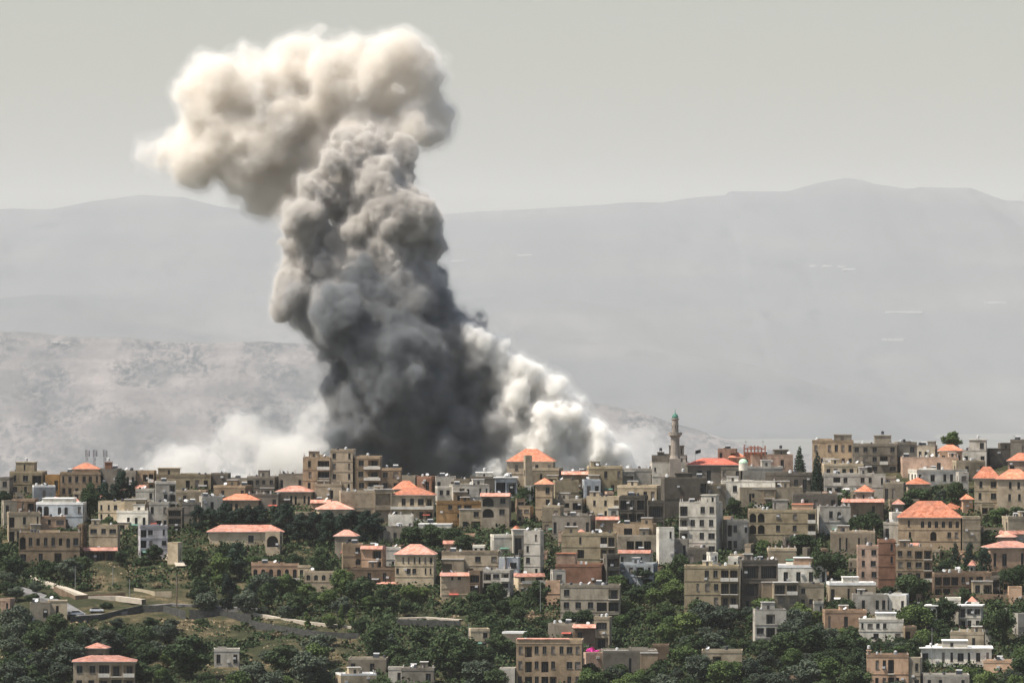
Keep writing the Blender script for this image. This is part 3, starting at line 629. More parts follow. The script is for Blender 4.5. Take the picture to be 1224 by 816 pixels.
B(101,129,775,800,'tan','.w','square lookout room with a salmon cap above the bottom left villa',roof='palehip',rh=1.5,d=7,tanks=0,Y=1842)
B(0,16,717,732,'pink','.w','small pinkish house cut by the left border below the road',tanks=0)
B(34,60,722,744,'grey','.o','ruined grey wall house below the road',tanks=0)
B(56,80,718,740,'cream','.o.','roofless cream ruin beside the road',tanks=0,par=.2)
# right ridge
B(822,884,556,584,'slate','.ww.w.','dark house under the long red hip roof right of the minaret',roof='redhip',rh=2.2,tanks=0,rot=-2,d=11)
B(858,882,538,566,'pink','w.w/...','pinkish house with dark cap and tanks above the long red roof',roof='dark',tanks=2)
B(868,890,547,570,'peach','..','peach house under the small bright orange hip above the dome',roof='hip',rh=2.2,tanks=0)
B(889,914,543,570,'brick','w.w','brick house carrying the rusty roof frame',tanks=0)
B(896,948,545,564,'pink','....w.','flat pinkish grey house left of the first cypress',ext=[('room',925,942,538,'grey','.n.')],rot=2)
B(883,936,559,582,'lgrey','......','pale blank walled house under the green dome',tanks=1)
B(862,888,560,584,'slate','w.w/...','dark house between the red roof and the pale blank wall')
B(915,980,567,592,'dgrey','.w.ww.','dark grey block in front of the two cypresses',rot=-2,tanks=2)
B(862,928,577,606,'white','.w..../......','bright white house below the pale blank walled one',tanks=2)
B(883,960,584,606,'stone','.W.....w','long blank stone wall house with one grille window',rot=2,tanks=1)
B(971,1022,528,560,'tan','w.wwww/.ww.ww','big tan block on the ridge right of the second cypress',ext=[('room',998,1019,520,'grey','.w.')],rot=-3,tanks=2)
B(1019,1074,532,566,'grey','www.w/wwwbw/w.w.W','big grey block on the ridge with a stair room',ext=[('room',1046,1066,521,'grey','...')],rot=-2,tanks=2)
B(984,1032,556,574,'cream','wwwww','cream house with five windows under the big tan block',tanks=1,rot=2)
B(984,1000,549,566,'lgrey','..','pale box room left of the five window house',tanks=0)
B(984,1046,568,592,'lgrey','.ww.ww/wW.W.','grey white house below the five window house',tanks=1)
B(1042,1060,568,596,'lgrey','.n/..','slim pale house with a roof tank right of the grey white house')
B(1070,1096,530,560,'slate','.w/ww','dark slate ridge house right of the big grey block',tanks=2)
B(1090,1122,534,558,'grey','.ww.','grey ridge house left of the round ridge tree',ext=[('room',1111,1121,528,'slate','.')])
B(1122,1150,539,562,'peach','w.w','peach house under the orange roof beside the round ridge tree',roof='hip',rh=2.0,tanks=0)
B(1077,1146,548,570,'pink','....w..','long flat pinkish wall house under the right ridge',tanks=2,rot=2)
B(1150,1182,540,562,'lgrey','w.w','pale house with a square stair room left of the long dark roof',ext=[('room',1160,1180,526,'lgrey','.w')])
B(1176,1226,538,556,'dgrey','......','long dark roofed hall at the right end of the ridge',roof='dark',tanks=1,d=12)
B(1208,1232,527,552,'slate','.w','dark stepped house cut by the right border of the ridge',tanks=1)
B(1138,1178,552,574,'stone','.w.w','stone house below the pale stair room house')
B(1205,1240,551,576,'pink','w.w','pink house with an orange hip roof at the right border',roof='hip',rh=2.6,tanks=0)
B(1087,1157,563,580,'white','w.W.ww.w','low white house with many bright edges under the pinkish wall',tanks=3)
B(1084,1112,579,594,'cream','...','small house with orange pyramid roof among the right trees',roof='hip',rh=2.2,tanks=0,d=8)
B(1144,1158,566,590,'lgrey','w/.','small pale annex beside the dark right tree')
B(1165,1196,572,614,'cream','nw/nw/..','left wing of the mansion with orange roofs at the right border',roof='hip',rh=3.8,tanks=0,rot=-4)
B(1192,1236,573,616,'beige','.nnW/.nnn/....','right wing of the mansion with orange roofs at the right border',roof='hip',rh=3.2,tanks=0,rot=-4)
B(1148,1163,597,612,'peach','.','tiny kiosk with a small orange pyramid roof',roof='hip',rh=1.6,tanks=0,d=4.5)
# right middle
B(812,865,602,664,'white','b.ww/bwww/B.wW/..WW','white four-storey house with a narrow sunlit left side',rot=-14,d=10,side='.',ext=[('room',842,860,592,'white','.n')],tanks=2)
B(865,895,623,660,'lgrey','.W.w/.W..','grey white lower house attached right of the white four-storey one',tanks=0)
B(838,868,580,612,'stone','...','plain stone house behind the white four-storey one')
B(895,978,611,652,'yellow','AA.w.w.w/AA.w.w.w/........','long cream yellow house with four big arches',rot=-4,d=11,ext=[('room',925,943,598,'lgrey','n..'),('room',948,973,603,'peach','..','tile')],tanks=3)
B(978,1017,607,640,'lgrey','.wa./..w.','grey white house with arched window right of the four arch house',tanks=2)
B(948,1002,592,616,'slate','.ww.w','slate house behind the four arch house')
B(1008,1056,599,624,'tan','....w.','tan house below the long orange tile strip',roof='skirt',rot=2,tanks=0)
B(1023,1046,588,604,'pink','.n.','small dormer house with bright orange roof above the tile strip',roof='hip',rh=2.2,tanks=0,Y=2060,d=6)
B(1056,1084,578,604,'grey','ww.','grey house left of the small orange pyramid roof')
B(1074,1152,619,660,'tan','.n.aaaaaa/.n..A.ww/..........','big tan villa with six dark arched windows under joined orange hips',roof='hip',rh=5.2,rot=-4,d=14,tanks=0)
B(1126,1152,609,630,'tan','..','right hipped turret of the big six arch villa',roof='hip',rh=2.2,tanks=0,Y=2052,d=8)
B(1150,1172,619,660,'stone','../../..','blank stone side wing of the big six arch villa',rot=2,tanks=0)
B(1064,1080,614,640,'white','.w','small white annex with a roof tank left of the six arch villa',tanks=1)
B(1056,1086,626,650,'lgrey','w.b','pale house with awnings left of the six arch villa')
B(993,1048,637,664,'beige','.nn.nn.','beige stone house with a white tank row in front of trees',tanks=3)
B(1050,1072,647,706,'brick','.n/.n/../..','tall stair tower of the reddish tan apartment block',rot=-2,d=12,tanks=1)
B(1025,1052,654,706,'pink','nw/nw/nw/..','left wing of the reddish tan apartment block',rot=-2,d=11,tanks=2)
B(1071,1116,655,708,'tan','wwBb/wwWb/wwwb/waw.','right wing of the reddish tan apartment block with dark glazed corner',rot=-2,d=11,tanks=2)
B(1115,1186,686,714,'brown','BBBww.w/BB..BBB','wide brown stone house with dark openings right of the apartment block',rot=2,tanks=2,roof='flat')
B(1184,1198,690,714,'dgrey','B/B','small dark house right of the wide brown stone house')
B(1206,1222,703,722,'peach','.','small peach hut near the right border',tanks=0)
B(1178,1240,655,684,'peach','nw.nn','peach villa with faded pink roofs at the right border',roof='palehip',rh=2.0,tanks=0)
B(1192,1216,642,660,'pink','.w','small pink roofed house above the peach villa',roof='palehip',rh=1.8,tanks=0)
B(1200,1240,619,642,'stone','....','low stone terrace wall house below the mansion',tanks=0)
B(1196,1224,637,654,'lgrey','...','pale shed with long salmon roof edge at the right border',roof='skirt',tanks=0)
B(818,885,678,742,'yellow','..wwbb/.nwwbb/.n.wbb/....bb','yellow stone block with stacked balconies on its right side',rot=-3,d=12,tanks=2)
B(870,885,667,686,'white','.w','small white room house behind the yellow stone block',tanks=0)
B(845,858,662,684,'white','.w/..','slim white house above the yellow stone block')
B(822,848,656,680,'slate','W.W','dark glazed house above the yellow stone block')
B(800,824,646,670,'lgrey','w.w','small pale house left of the white four-storey one',tanks=2)
B(885,930,671,734,'dgrey','BB/BB/nBB','dark grey block with long loggias right of the yellow stone block',rot=3,tanks=2)
B(928,990,677,702,'white','.W.W.W.w','white house with a peach roof room above the garden terrace',ext=[('room',950,977,667,'peach','...','white')],rot=-2,tanks=2,roof='white')
B(923,985,700,738,'stone','...w../wwwoww/.w.w..','grey tan house below the garden terrace',tanks=1,rot=2)
B(890,924,700,724,'lgrey','nB.','pale fronted garden house beside the grey tan house',tanks=0)
B(970,984,720,738,'white','.w','small white cube house with one window above the trees',tanks=0)
B(918,952,657,678,'cream','....','cream garden wall house under the four arch house',tanks=0)
B(990,1047,698,724,'cream','w.nnB.','cream white house with dark doorway and roof room left of the reddish block',ext=[('room',1007,1026,690,'white','...','white')],roof='white',rot=2,tanks=0)
B(1019,1062,712,734,'lgrey','.w.ww','low pale house under the reddish apartment block',tanks=0)
B(1056,1088,712,734,'white','w.d','white house with rounded porch under the reddish apartment block',roof='white')
B(985,1036,731,756,'peach','n.w.w','peach bungalow standing over a dark undercroft',rot=2,tanks=0,ext=[('floors',985,1036)])
B(901,940,730,778,'lgrey','.W./WBB/W..','pale grey house with parapet ruins above the lower trees',tanks=2,rot=3)
B(839,889,779,800,'stone','.B..','low stone house with a white dome tank among the lower trees',tanks=2,rot=-3)
B(1027,1082,742,766,'white','nWww../.w.w','white house with a bright roof box above the lower trees',ext=[('room',1048,1072,733,'white','.','white')],rot=-3,tanks=1)
B(1078,1096,750,768,'tan','B.','small tan annex right of the bright roof box house',tanks=0)
B(1107,1124,724,754,'white','B/b','white house wing left of the big round tree',roof='slab',tanks=0)
B(1146,1177,724,752,'white','.WW/.ww','white house wing right of the big round tree',roof='slab',tanks=0,ext=[('room',1147,1150,716,'white','.')])
B(1130,1150,716,746,'white','..','white upper room behind the big round tree',tanks=0)
B(1101,1188,775,796,'white','W.nnWnwn','long white terrace house with columns at the lower right',roof='slab',rot=-3,ext=[('floors',1128,1188),('room',1128,1158,766,'lgrey','.w..','white')],tanks=2)
B(1136,1180,757,780,'stone','...w.','stone house behind the long white terrace house',tanks=1)
B(1176,1188,748,770,'white','.','small white wall house beside the right trees',tanks=0)
B(1212,1236,735,762,'lgrey','.w/..','pale house cut by the right border above the ochre wall',tanks=1)
B(1176,1216,791,804,'peach','......','long ochre sunlit garden wall house at the lower right',tanks=0)
B(1036,1088,784,826,'peach','.ww.../.ww.w.','peach house with four dark windows at the bottom right',ext=[('room',1030,1042,778,'peach','.')],rot=-3,tanks=2)
B(1084,1104,788,826,'grey','.w/.W','grey house attached right of the peach house at the bottom',tanks=0)
B(1104,1160,808,828,'lgrey','nn.n','pale low house cut by the bottom border at the right',tanks=1)

PREP = set('with in at on under by above below beside behind right left before among of along from over beneath'.split()); TAIL = PREP | set('a an the and its one two into standing'.split())
_short = {}
def shorten(lab, n=8):
    if lab in _short: return _short[lab]
    w = lab.split()
    if len(w) > n:
        c = [i for i in range(4, n + 1) if w[i] in PREP]; w = w[:c[-1]] if c else w[:n]
        while w[-1] in TAIL: w.pop()
    s = ' '.join(w)
    if s in _short.values() or any(b[5] != lab and b[5].startswith(s) for b in BINFO): s = None
    _short[lab] = s; return s
# small houses squeezed between the others
def filler(n, x0, x1, y0, y1):
    done = tr = 0
    while done < n and tr < 4000:
        tr += 1; pc = random.uniform(x0, x1); yb = random.uniform(y0, y1); wv = random.uniform(9, 22); h = random.uniform(9, 20); Y = float(depth_of(pc, max(yb, ridge_py(pc) + 1))); dd = 6.5
        if yb < ridge_py(pc) + 3: continue
        bad = False
        for (a, b, yt, yb2, Y2, d2) in FOOT:
            if pc + wv / 2 > a - .5 and pc - wv / 2 < b + .5:
                if Y < Y2 + d2 + .8 and Y + dd + .8 > Y2: bad = True; break
                if Y < Y2 and yb - h < yb2 - (yb2 - yt) * .3: bad = True; break
        if bad: continue
        c = random.choice(['tan', 'cream', 'white', 'grey', 'lgrey', 'stone', 'beige', 'pink', 'khaki', 'white', 'brown', 'dgrey', 'peach']); nb = max(1, int(wv / 7)); nr = 1 if h < 13 else 2
        rows = '/'.join(''.join(random.choice('wwnWB.') for _ in range(nb)) for _ in range(nr)); near = sorted(BINFO, key=lambda q: abs(q[0] - pc) + 1.5 * abs(q[1] - yb))
        cn = {'lgrey': 'light grey', 'dgrey': 'dark grey', 'stone': 'stone'}.get(c, c); lab = None
        for q in near[:8]:
            if q[5].startswith('small') and 'filler' in q: continue
            short = shorten(q[5])
            if not short: continue
            for rel in ((('left of' if pc < q[0] else 'right of'),) if abs(pc - q[0]) > 10 else (('in front of' if yb > q[1] else 'behind'),)):
                t = ' '.join(('little %s house %s the %s' % (cn, rel, short)).split()[:16])
                if t not in SEEN and 'little' not in q[5]: lab = t; break
            if lab: break
        if not lab: continue
        SEEN.add(lab); tile = random.random() < .16
        building(pc - wv / 2, pc + wv / 2, yb - h, yb, c, rows, lab, roof='palehip' if tile and wv < 16 else ('skirt' if tile else 'flat'), d=dd, rh=1.6 if tile else None); done += 1
    print('fillers', done)
import re
SEEN = set()
filler(9, 100, 330, 588, 618); filler(10, 330, 640, 588, 625); filler(44, 625, 1100, 585, 712); filler(15, 1040, 1224, 572, 700); filler(10, 420, 660, 655, 700); filler(6, 1000, 1224, 705, 770); filler(6, 0, 100, 598, 640)
# ------------------------------------------------------------------ minaret, masts, dome, flag, small rooftop things
def lathe(mb, prof, n=16, m=0, c=(0, 0)):
    b = len(mb.v)
    for r, z in prof:
        for j in range(n): t = 2 * math.pi * j / n; mb.v.append((c[0] + r * math.cos(t), c[1] + r * math.sin(t), z))
    for i in range(len(prof) - 1):
        for j in range(n): q = (j + 1) % n; mb.f.append((b + i * n + j, b + i * n + q, b + (i + 1) * n + q, b + (i + 1) * n + j)); mb.m.append(m)
def thing(name, x, Y, z, label, cat, group=None):
    o = bpy.data.objects.new(name, None); col.objects.link(o); o.location = (x, Y, z); return tag(o, label, cat, group)
M_GREEN = simple('green_paint', (.05, .15, .11), .6, 0, .2, 1); M_PDOME = simple('pale_green_dome', (.42, .58, .42), .6, 0, .15, 1); M_CLOTH = simple('black_cloth', (.02, .02, .022), .9)
M_MIN = simple('minaret_stone', (.25, .215, .18), .9, 0, .25, .8)
def minaret():
    Y = 2098.0; k = Y / FPX; z0 = wz(572, Y); h = lambda py: wz(py, Y) - z0
    r = thing('minaret', wx(807, Y), Y, z0, 'tall slender stone minaret with a balcony and green pointed cap', 'minaret')
    m = MB(); m.box(-1.9, 1.9, -1.9, 1.9, -4, h(548)); lathe(m, [(1.9, h(548)), (1.55, h(544)), (1.45, h(523)), (1.9, h(521)), (2.0, h(520.4))], 12); m.obj('shaft', [M_MIN], r)
    m = MB(); lathe(m, [(1.9, h(520.3)), (2.35, h(520)), (2.35, h(516.5)), (2.2, h(516.5)), (2.2, h(519.8)), (0, h(519.8))], 14); m.obj('balcony', [M_MIN], r)
    m = MB(); lathe(m, [(1.15, h(519.7)), (1.1, h(502)), (1.35, h(501)), (1.35, h(500)), (.9, h(499.6))], 12); u = m.obj('upper_shaft', [M_MIN], r)
    m = MB()
    for j in range(8): t = 2 * math.pi * j / 8; m.box(1.0 * math.cos(t) - .14, 1.0 * math.cos(t) + .14, 1.0 * math.sin(t) - .14, 1.0 * math.sin(t) + .14, h(512), h(508))
    m.obj('opening', [DARKIN], u)
    m = MB(); lathe(m, [(1.0, h(499.5)), (1.1, h(498)), (.75, h(495.5)), (.2, h(493.8)), (.07, h(492)), (.05, h(488.5))], 12); m.obj('cap', [M_GREEN], r)
minaret()
def mast(px, top, base, label, dish_=False):
    Y = 2112.0; z0 = wz(base, Y); H = wz(top, Y) - z0
    r = thing('antenna_mast', wx(px, Y), Y, z0, label, 'antenna mast', 'antenna masts on the left ridge'); m = MB(); w = .42
    for a, b in ((-w, -w), (w, -w), (0, w)): m.tube((a, b, -2), (a * .7, b * .7, H), .09, .07, 4)
    n = int(H / .8)
    for i in range(n):
        z = i * .8; s_ = -w if i % 2 else w; m.tube((s_, -w, z), (-s_, -w, z + .8), .05, .05, 3); m.tube((s_, -w, z), (0, w, z + .8), .05, .05, 3)
    m.obj('lattice', [METAL], r)
    m = MB()
    for j in range(3): t = 2.1 * j; m.box(.75 * math.cos(t) - .18, .75 * math.cos(t) + .18, .75 * math.sin(t) - .1, .75 * math.sin(t) + .1, H - 2.4, H - .2)
    m.obj('panel_antenna', [METAL], r)
    if dish_:
        m = MB(); m.tube((0, -.7, H * .22), (0, -1.1, H * .22), .5, 1.1, 12); m.obj('dish', [TANKW], r)
mast(104, 537, 560, 'leftmost of the three masts, with a white drum dish', True)
mast(113, 537, 560, 'middle one of the three lattice masts on the ridge'); mast(125, 537, 560, 'rightmost of the three lattice masts on the ridge')
def dome(px, py, rp):
    Y = 2085.0; r = thing('mosque_dome', wx(px, Y), Y, wz(py, Y), 'pale green and white dome beside the small orange hip roof', 'dome'); R_ = rp * Y / FPX
    m = MB(); lathe(m, [(R_, -2), (R_, .3), (R_ * 1.04, .5)], 18); m.obj('drum', [WM['white']], r)
    m = MB(); m.dome((0, 0, .5), R_ * .98, 0, 18, 7, .95); m.obj('shell', [M_PDOME], r)
    m = MB(); m.tube((0, 0, .5 + R_ * .9), (0, 0, 1.6 + R_), .08, .03, 5); m.obj('finial', [IRON], r)
dome(888.5, 555, 5.5)
def flag():
    Y = 2100.0; r = thing('flag_pole', wx(831, Y), Y, wz(556, Y), 'thin pole with a small black flag above the long red roof', 'flag'); m = MB(); H = wz(538, Y) - wz(556, Y)
    m.tube((0, 0, 0), (0, 0, H), .06, .04, 5); m.obj('pole', [IRON], r); m = MB()
    for i in range(4): x = .1 + i * .45; z = H - .1 + i * .12; m.poly([(x, math.sin(i) * .15, z - 1.2), (x + .45, math.sin(i + 1) * .15, z - 1.05), (x + .45, math.sin(i + 1) * .15, z + .12), (x, math.sin(i) * .15, z)])
    m.obj('cloth', [M_CLOTH], r)
flag()
def rusty():
    Y = 2108.0; r = thing('roof_frame', wx(902, Y), Y, wz(544, Y), 'rusty red steel frame with aerials on the brick house', 'steel frame'); m = MB(); w = 25 * Y / FPX
    for i in range(7): x = -w / 2 + i * w / 6; m.box(x - .16, x + .16, -1.5, -1.2, 0, 3.0 + random.uniform(-1.2, .9)); m.box(x - .16, x + .16, 1.2, 1.5, 0, 3.0 + random.uniform(-1, 1))
    for z in (.8, 2.1): m.box(-w / 2, w / 2, -1.45, -1.25, z, z + .35); m.box(-w / 2 + 1, w / 2 - 1, 1.25, 1.45, z, z + .3)
    m.box(-w * .3, w * .3, -1.4, 1.4, 2.6, 2.9); m.obj('frame', [RUST], r); m = MB()
    for x in (-w * .42, w * .4): m.tube((x, 0, 0), (x, 0, 5.2), .07, .04, 4); m.box(x - .5, x + .5, -.03, .03, 4.6, 4.68)
    m.obj('aerial', [IRON], r)
rusty()
# street, path, terrace walls
def strip(name, pts, width, mat, label, lift=.35, kind='structure', cat=None):
    V = []; 
    for i, (px, py) in enumerate(pts):
        x, Y, z = on_ground(px, py); V.append((x, Y, z))
    P = []; 
    for i in range(len(V) - 1):
        a, b = Vector(V[i]), Vector(V[i + 1]); n = max(1, int((b - a).length / 3))
        for j in range(n): P.append(a.lerp(b, j / n))
    P.append(Vector(V[-1])); mb = MB()
    L = []
    for i, p in enumerate(P):
        d = (P[min(i + 1, len(P) - 1)] - P[max(i - 1, 0)]); d.z = 0; d.normalize(); nn = Vector((-d.y, d.x, 0)) * width / 2
        zc = float(ground_z(p.x, p.y)) + lift
        L.append((tuple(p + nn)[:2] + (zc,), tuple(p - nn)[:2] + (zc,)))
    for (a, b), (c, d) in zip(L[:-1], L[1:]):
        mb.poly([b, d, c, a]); lo = lambda q: (q[0], q[1], q[2] - 1.6)
        mb.poly([lo(b), lo(d), d, b]); mb.poly([a, c, lo(c), lo(a)])
    o = mb.obj(name, [mat]); tag(o, label, cat, None, kind); return o
strip('road', [(-40,700),(20,704),(70,722),(98,738),(130,736),(170,727),(205,724),(260,727),(310,730)], 4.6, ASPH, 'grey village road crossing the open slope', .8)
strip('road', [(28,690),(52,698),(78,706),(105,716),(140,716),(172,720)], 2.4, PALEP, 'pale upper road spur joining the village road', 1.1)
strip('path', [(298,735),(330,741),(370,747),(429,753)], 1.8, PALEP, 'pale terrace path on the dry slope', 1.1)
strip('path', [(474,741),(510,740),(551,743)], 3.0, PALEP, 'short grassy terrace path in the middle brush', .8)
strip('path', [(200,664),(212,672),(217,680)], 3.4, PALEP, 'bright stepped path beside the white lilac house', 1.1)
def wall_line(name, pts, h, mat, label, cat='wall', th=.5, drop=2.0):
    V = [on_ground(px, py) for px, py in pts]; P = []
    for a, b in zip(V[:-1], V[1:]):
        a, b = Vector(a), Vector(b); n = max(1, int((b - a).length / 4))
        for j in range(n): P.append(a.lerp(b, j / n))
    P.append(Vector(V[-1])); mb = MB()
    for a, b in zip(P[:-1], P[1:]):
        za, zb = float(ground_z(a.x, a.y)), float(ground_z(b.x, b.y)); ta, tb = za + h * random.uniform(.94, 1.05), zb + h * random.uniform(.94, 1.05)
        q = [(a.x, a.y, za - drop), (b.x, b.y, zb - drop), (b.x, b.y, tb), (a.x, a.y, ta)]; r_ = [(x, y + th, z) for x, y, z in q]
        mb.poly(q); mb.poly([r_[1], r_[0], r_[3], r_[2]]); mb.poly([q[3], q[2], r_[2], r_[3]]); mb.poly([q[1], r_[1], r_[2], q[2]]); mb.poly([r_[0], q[0], q[3], r_[3]])
    o = mb.obj(name, [mat]); return tag(o, label, cat)
wall_line('retaining_wall', [(84,744),(120,741),(150,734),(170,730),(195,730),(222,737)], 1.9, BASALT, 'long black retaining wall under the village road')
wall_line('retaining_wall', [(226,737),(262,738),(300,742)], 2.2, BASALT, 'short black retaining wall right of the long one')
wall_line('retaining_wall', [(298,749),(340,757),(380,763),(429,765)], 2.2, BASALT, 'dark terrace wall under the pale terrace path')
wall_line('retaining_wall', [(474,748),(551,750)], 2.2, BASALT, 'dark terrace wall under the grassy path')
wall_line('retaining_wall', [(896,812),(964,816),(1026,818)], 2.0, WM['brown'], 'brown stone terrace wall at the bottom right of the trees')
wall_line('garden_wall', [(64,706),(90,718),(118,716),(150,714)], 1.7, WM['brown'], 'pale stone cut wall above the road bend')
wall_line('garden_wall', [(160,708),(185,712),(205,712)], 1.5, WM['stone'], 'grey block wall above the road near the palm')
wall_line('garden_wall', [(900,744),(880,748),(818,752)], 1.4, WM['stone'], 'low stone wall in front of the yellow stone block')
wall_line('garden_wall', [(1112,722),(1160,720),(1224,722)], 2.8, WM['brown'], 'long brown garden wall behind the white twin wing house')
wall_line('garden_wall', [(1160,640),(1200,640)], 2.6, WM['stone'], 'stone garden wall under the mansion')
# parked cars, poles
def car(px, py, c, label, rz=0.1):
    x, Y, z = on_ground(px, py); r = thing('parked_car', x, Y, z + .5, label, 'car', 'cars parked on the village road'); r.rotation_euler[2] = rz
    m = MB(); m.poly([(-2.1, -.8, .35), (2.1, -.8, .35), (2.1, -.8, .8), (1.2, -.8, .95), (-1.9, -.8, .95), (-2.1, -.8, .8)]); m.poly([(2.1, .8, .35), (-2.1, .8, .35), (-2.1, .8, .8), (-1.9, .8, .95), (1.2, .8, .95), (2.1, .8, .8)])
    pr = [(-2.1, .35), (-2.1, .8), (-1.9, .95), (1.2, .95), (2.1, .8), (2.1, .35)]
    for (a, za), (b, zb) in zip(pr[:-1], pr[1:]): m.poly([(a, -.8, za), (b, -.8, zb), (b, .8, zb), (a, .8, za)])
    m.obj('body', [simple('car_paint', c, .3, 0, .03, 1, .5)], r); m = MB()
    pr = [(-1.7, .95), (-1.3, 1.42), (.4, 1.42), (1.1, .95)]
    for (a, za), (b, zb) in zip(pr[:-1], pr[1:]): m.poly([(a, -.7, za), (b, -.7, zb), (b, .7, zb), (a, .7, za)])
    m.poly([(-1.7, -.7, .95), (1.1, -.7, .95), (.4, -.7, 1.42), (-1.3, -.7, 1.42)]); m.poly([(1.1, .7, .95), (-1.7, .7, .95), (-1.3, .7, 1.42), (.4, .7, 1.42)]); m.obj('windscreen', [GLASS], r)
    for a in (-1.3, 1.3):
        for b in (-.85, .7): m = MB(); m.tube((a, b, .33), (a, b + .16, .33), .33, .33, 10); m.obj('wheel', [TANKD], r)
car(115.5, 733, (.75, .76, .78), 'white car on the road above the black retaining wall', .1); car(92, 737, (.6, .6, .6), 'silver car at the road bend left of the white car', .5)
car(45, 740, (.72, .72, .72), 'pale car parked beside the ruined grey wall house', .2)
def pole(px, py, top, label):
    x, Y, z = on_ground(px, py); H = wz(top, Y) - z; r = thing('utility_pole', x, Y, z, label, 'utility pole', 'utility poles in the village'); m = MB(); m.tube((0, 0, -1), (0, 0, H), .13, .09, 6); m.obj('mast', [METAL], r)
    m = MB(); m.box(-.9, .9, -.06, .06, H - .6, H - .48); 
    for a in (-.8, 0, .8): m.tube((a, 0, H - .48), (a, 0, H - .25), .05, .04, 5)
    m.obj('crossarm', [IRON], r)
for a in [(211,724,688,'utility pole on the road under the palm'),(155,716,692,'utility pole above the pale road spur'),(135,700,676,'utility pole on the dry slope left of the palm'),(90,706,676,'utility pole near the road bend'),
          (646,736,694,'pale pole rising before the dry bush in the centre'),(1114,800,750,'pole left of the long white terrace house'),(880,740,690,'pole at the right edge of the yellow stone block'),
          (620,700,660,'pole between the palm and the brick house'),(845,802,770,'thin pole left of the low stone house'),(560,790,745,'white pole beside the small cream buried house')]: pole(*a)
# ------------------------------------------------------------------ trees
def leaf_mat(name, c, c2):
    m, nt, b = new_mat(name); oi = N(nt, 'ShaderNodeObjectInfo'); g = N(nt, 'ShaderNodeNewGeometry'); tc = N(nt, 'ShaderNodeTexCoord')
    n = N(nt, 'ShaderNodeTexNoise', Scale=.9, Detail=3.0); nt.links.new(tc.outputs['Object'], n.inputs['Vector'])
    a = ramp(nt, n.outputs[0], [(.35, c), (.65, c2)])
    a = mixc(nt, ramp(nt, g.outputs['Random Per Island'], [(0, 0), (1, .5)]), a, tuple(x * 1.5 for x in c2))
    hs = N(nt, 'ShaderNodeHueSaturation'); mr = N(nt, 'ShaderNodeMapRange'); nt.links.new(oi.outputs['Random'], mr.inputs[0]); mr.inputs[3].default_value = .65; mr.inputs[4].default_value = 1.25
    mh = N(nt, 'ShaderNodeMapRange'); nt.links.new(oi.outputs['Random'], mh.inputs[0]); mh.inputs[3].default_value = .515; mh.inputs[4].default_value = .485
    nt.links.new(mh.outputs[0], hs.inputs['Hue']); nt.links.new(mr.outputs[0], hs.inputs['Value']); nt.links.new(a, hs.inputs['Color']); nt.links.new(hs.outputs[0], b.inputs['Base Color'])
    b.inputs['Roughness'].default_value = .75; b.inputs['Specular IOR Level'].default_value = .15
    return m
BARK = simple('bark', (.12, .09, .065), .95, 0, .4, 2)
LEAF = dict(broad=leaf_mat('broad_leaf', (.013, .025, .010), (.034, .054, .019)), olive=leaf_mat('olive_leaf', (.028, .040, .027), (.055, .070, .045)), bright=leaf_mat('bright_leaf', (.032, .056, .015), (.072, .104, .030)),
    pine=leaf_mat('pine_needles', (.009, .018, .013), (.018, .032, .02)), cypress=leaf_mat('cypress_leaf', (.016, .03, .018), (.028, .045, .026)), dry=leaf_mat('dry_leaf', (.13, .10, .06), (.20, .155, .09)), magenta=leaf_mat('magenta_bloom', (.35, .02, .13), (.55, .05, .25)))
def crown_cards(blobs, n, size, r, shell=.55):
    """leaf-sized quads spread through the outer volume of every clump"""
    vol = np.array([b[3] * b[4] * b[5] for b in blobs]) ** .67; cnt = np.maximum(8, (n * vol / vol.sum()).astype(int)); V = []
    for (x, y, z, a, b_, c), k in zip(blobs, cnt):
        d = r.standard_normal((k, 3)); d /= np.linalg.norm(d, axis=1)[:, None]; rad = (shell + (1.12 - shell) * r.random(k) ** .7)[:, None]
        p = d * rad * np.array([a, b_, c]) + np.array([x, y, z])
        nrm = d + r.standard_normal((k, 3)) * .55; nrm /= np.linalg.norm(nrm, axis=1)[:, None]
        t = np.cross(nrm, r.standard_normal((k, 3))); t /= np.linalg.norm(t, axis=1)[:, None] + 1e-9; u = np.cross(nrm, t)
        s = (size * r.uniform(.6, 1.4, k))[:, None]
        V.append(np.stack([p - t * s - u * s * .6, p + t * s - u * s * .6, p + t * s * .8 + u * s * .7, p - t * s * .8 + u * s * .7], 1))
    V = np.concatenate(V); return V.reshape(-1, 3), np.arange(len(V) * 4).reshape(-1, 4)
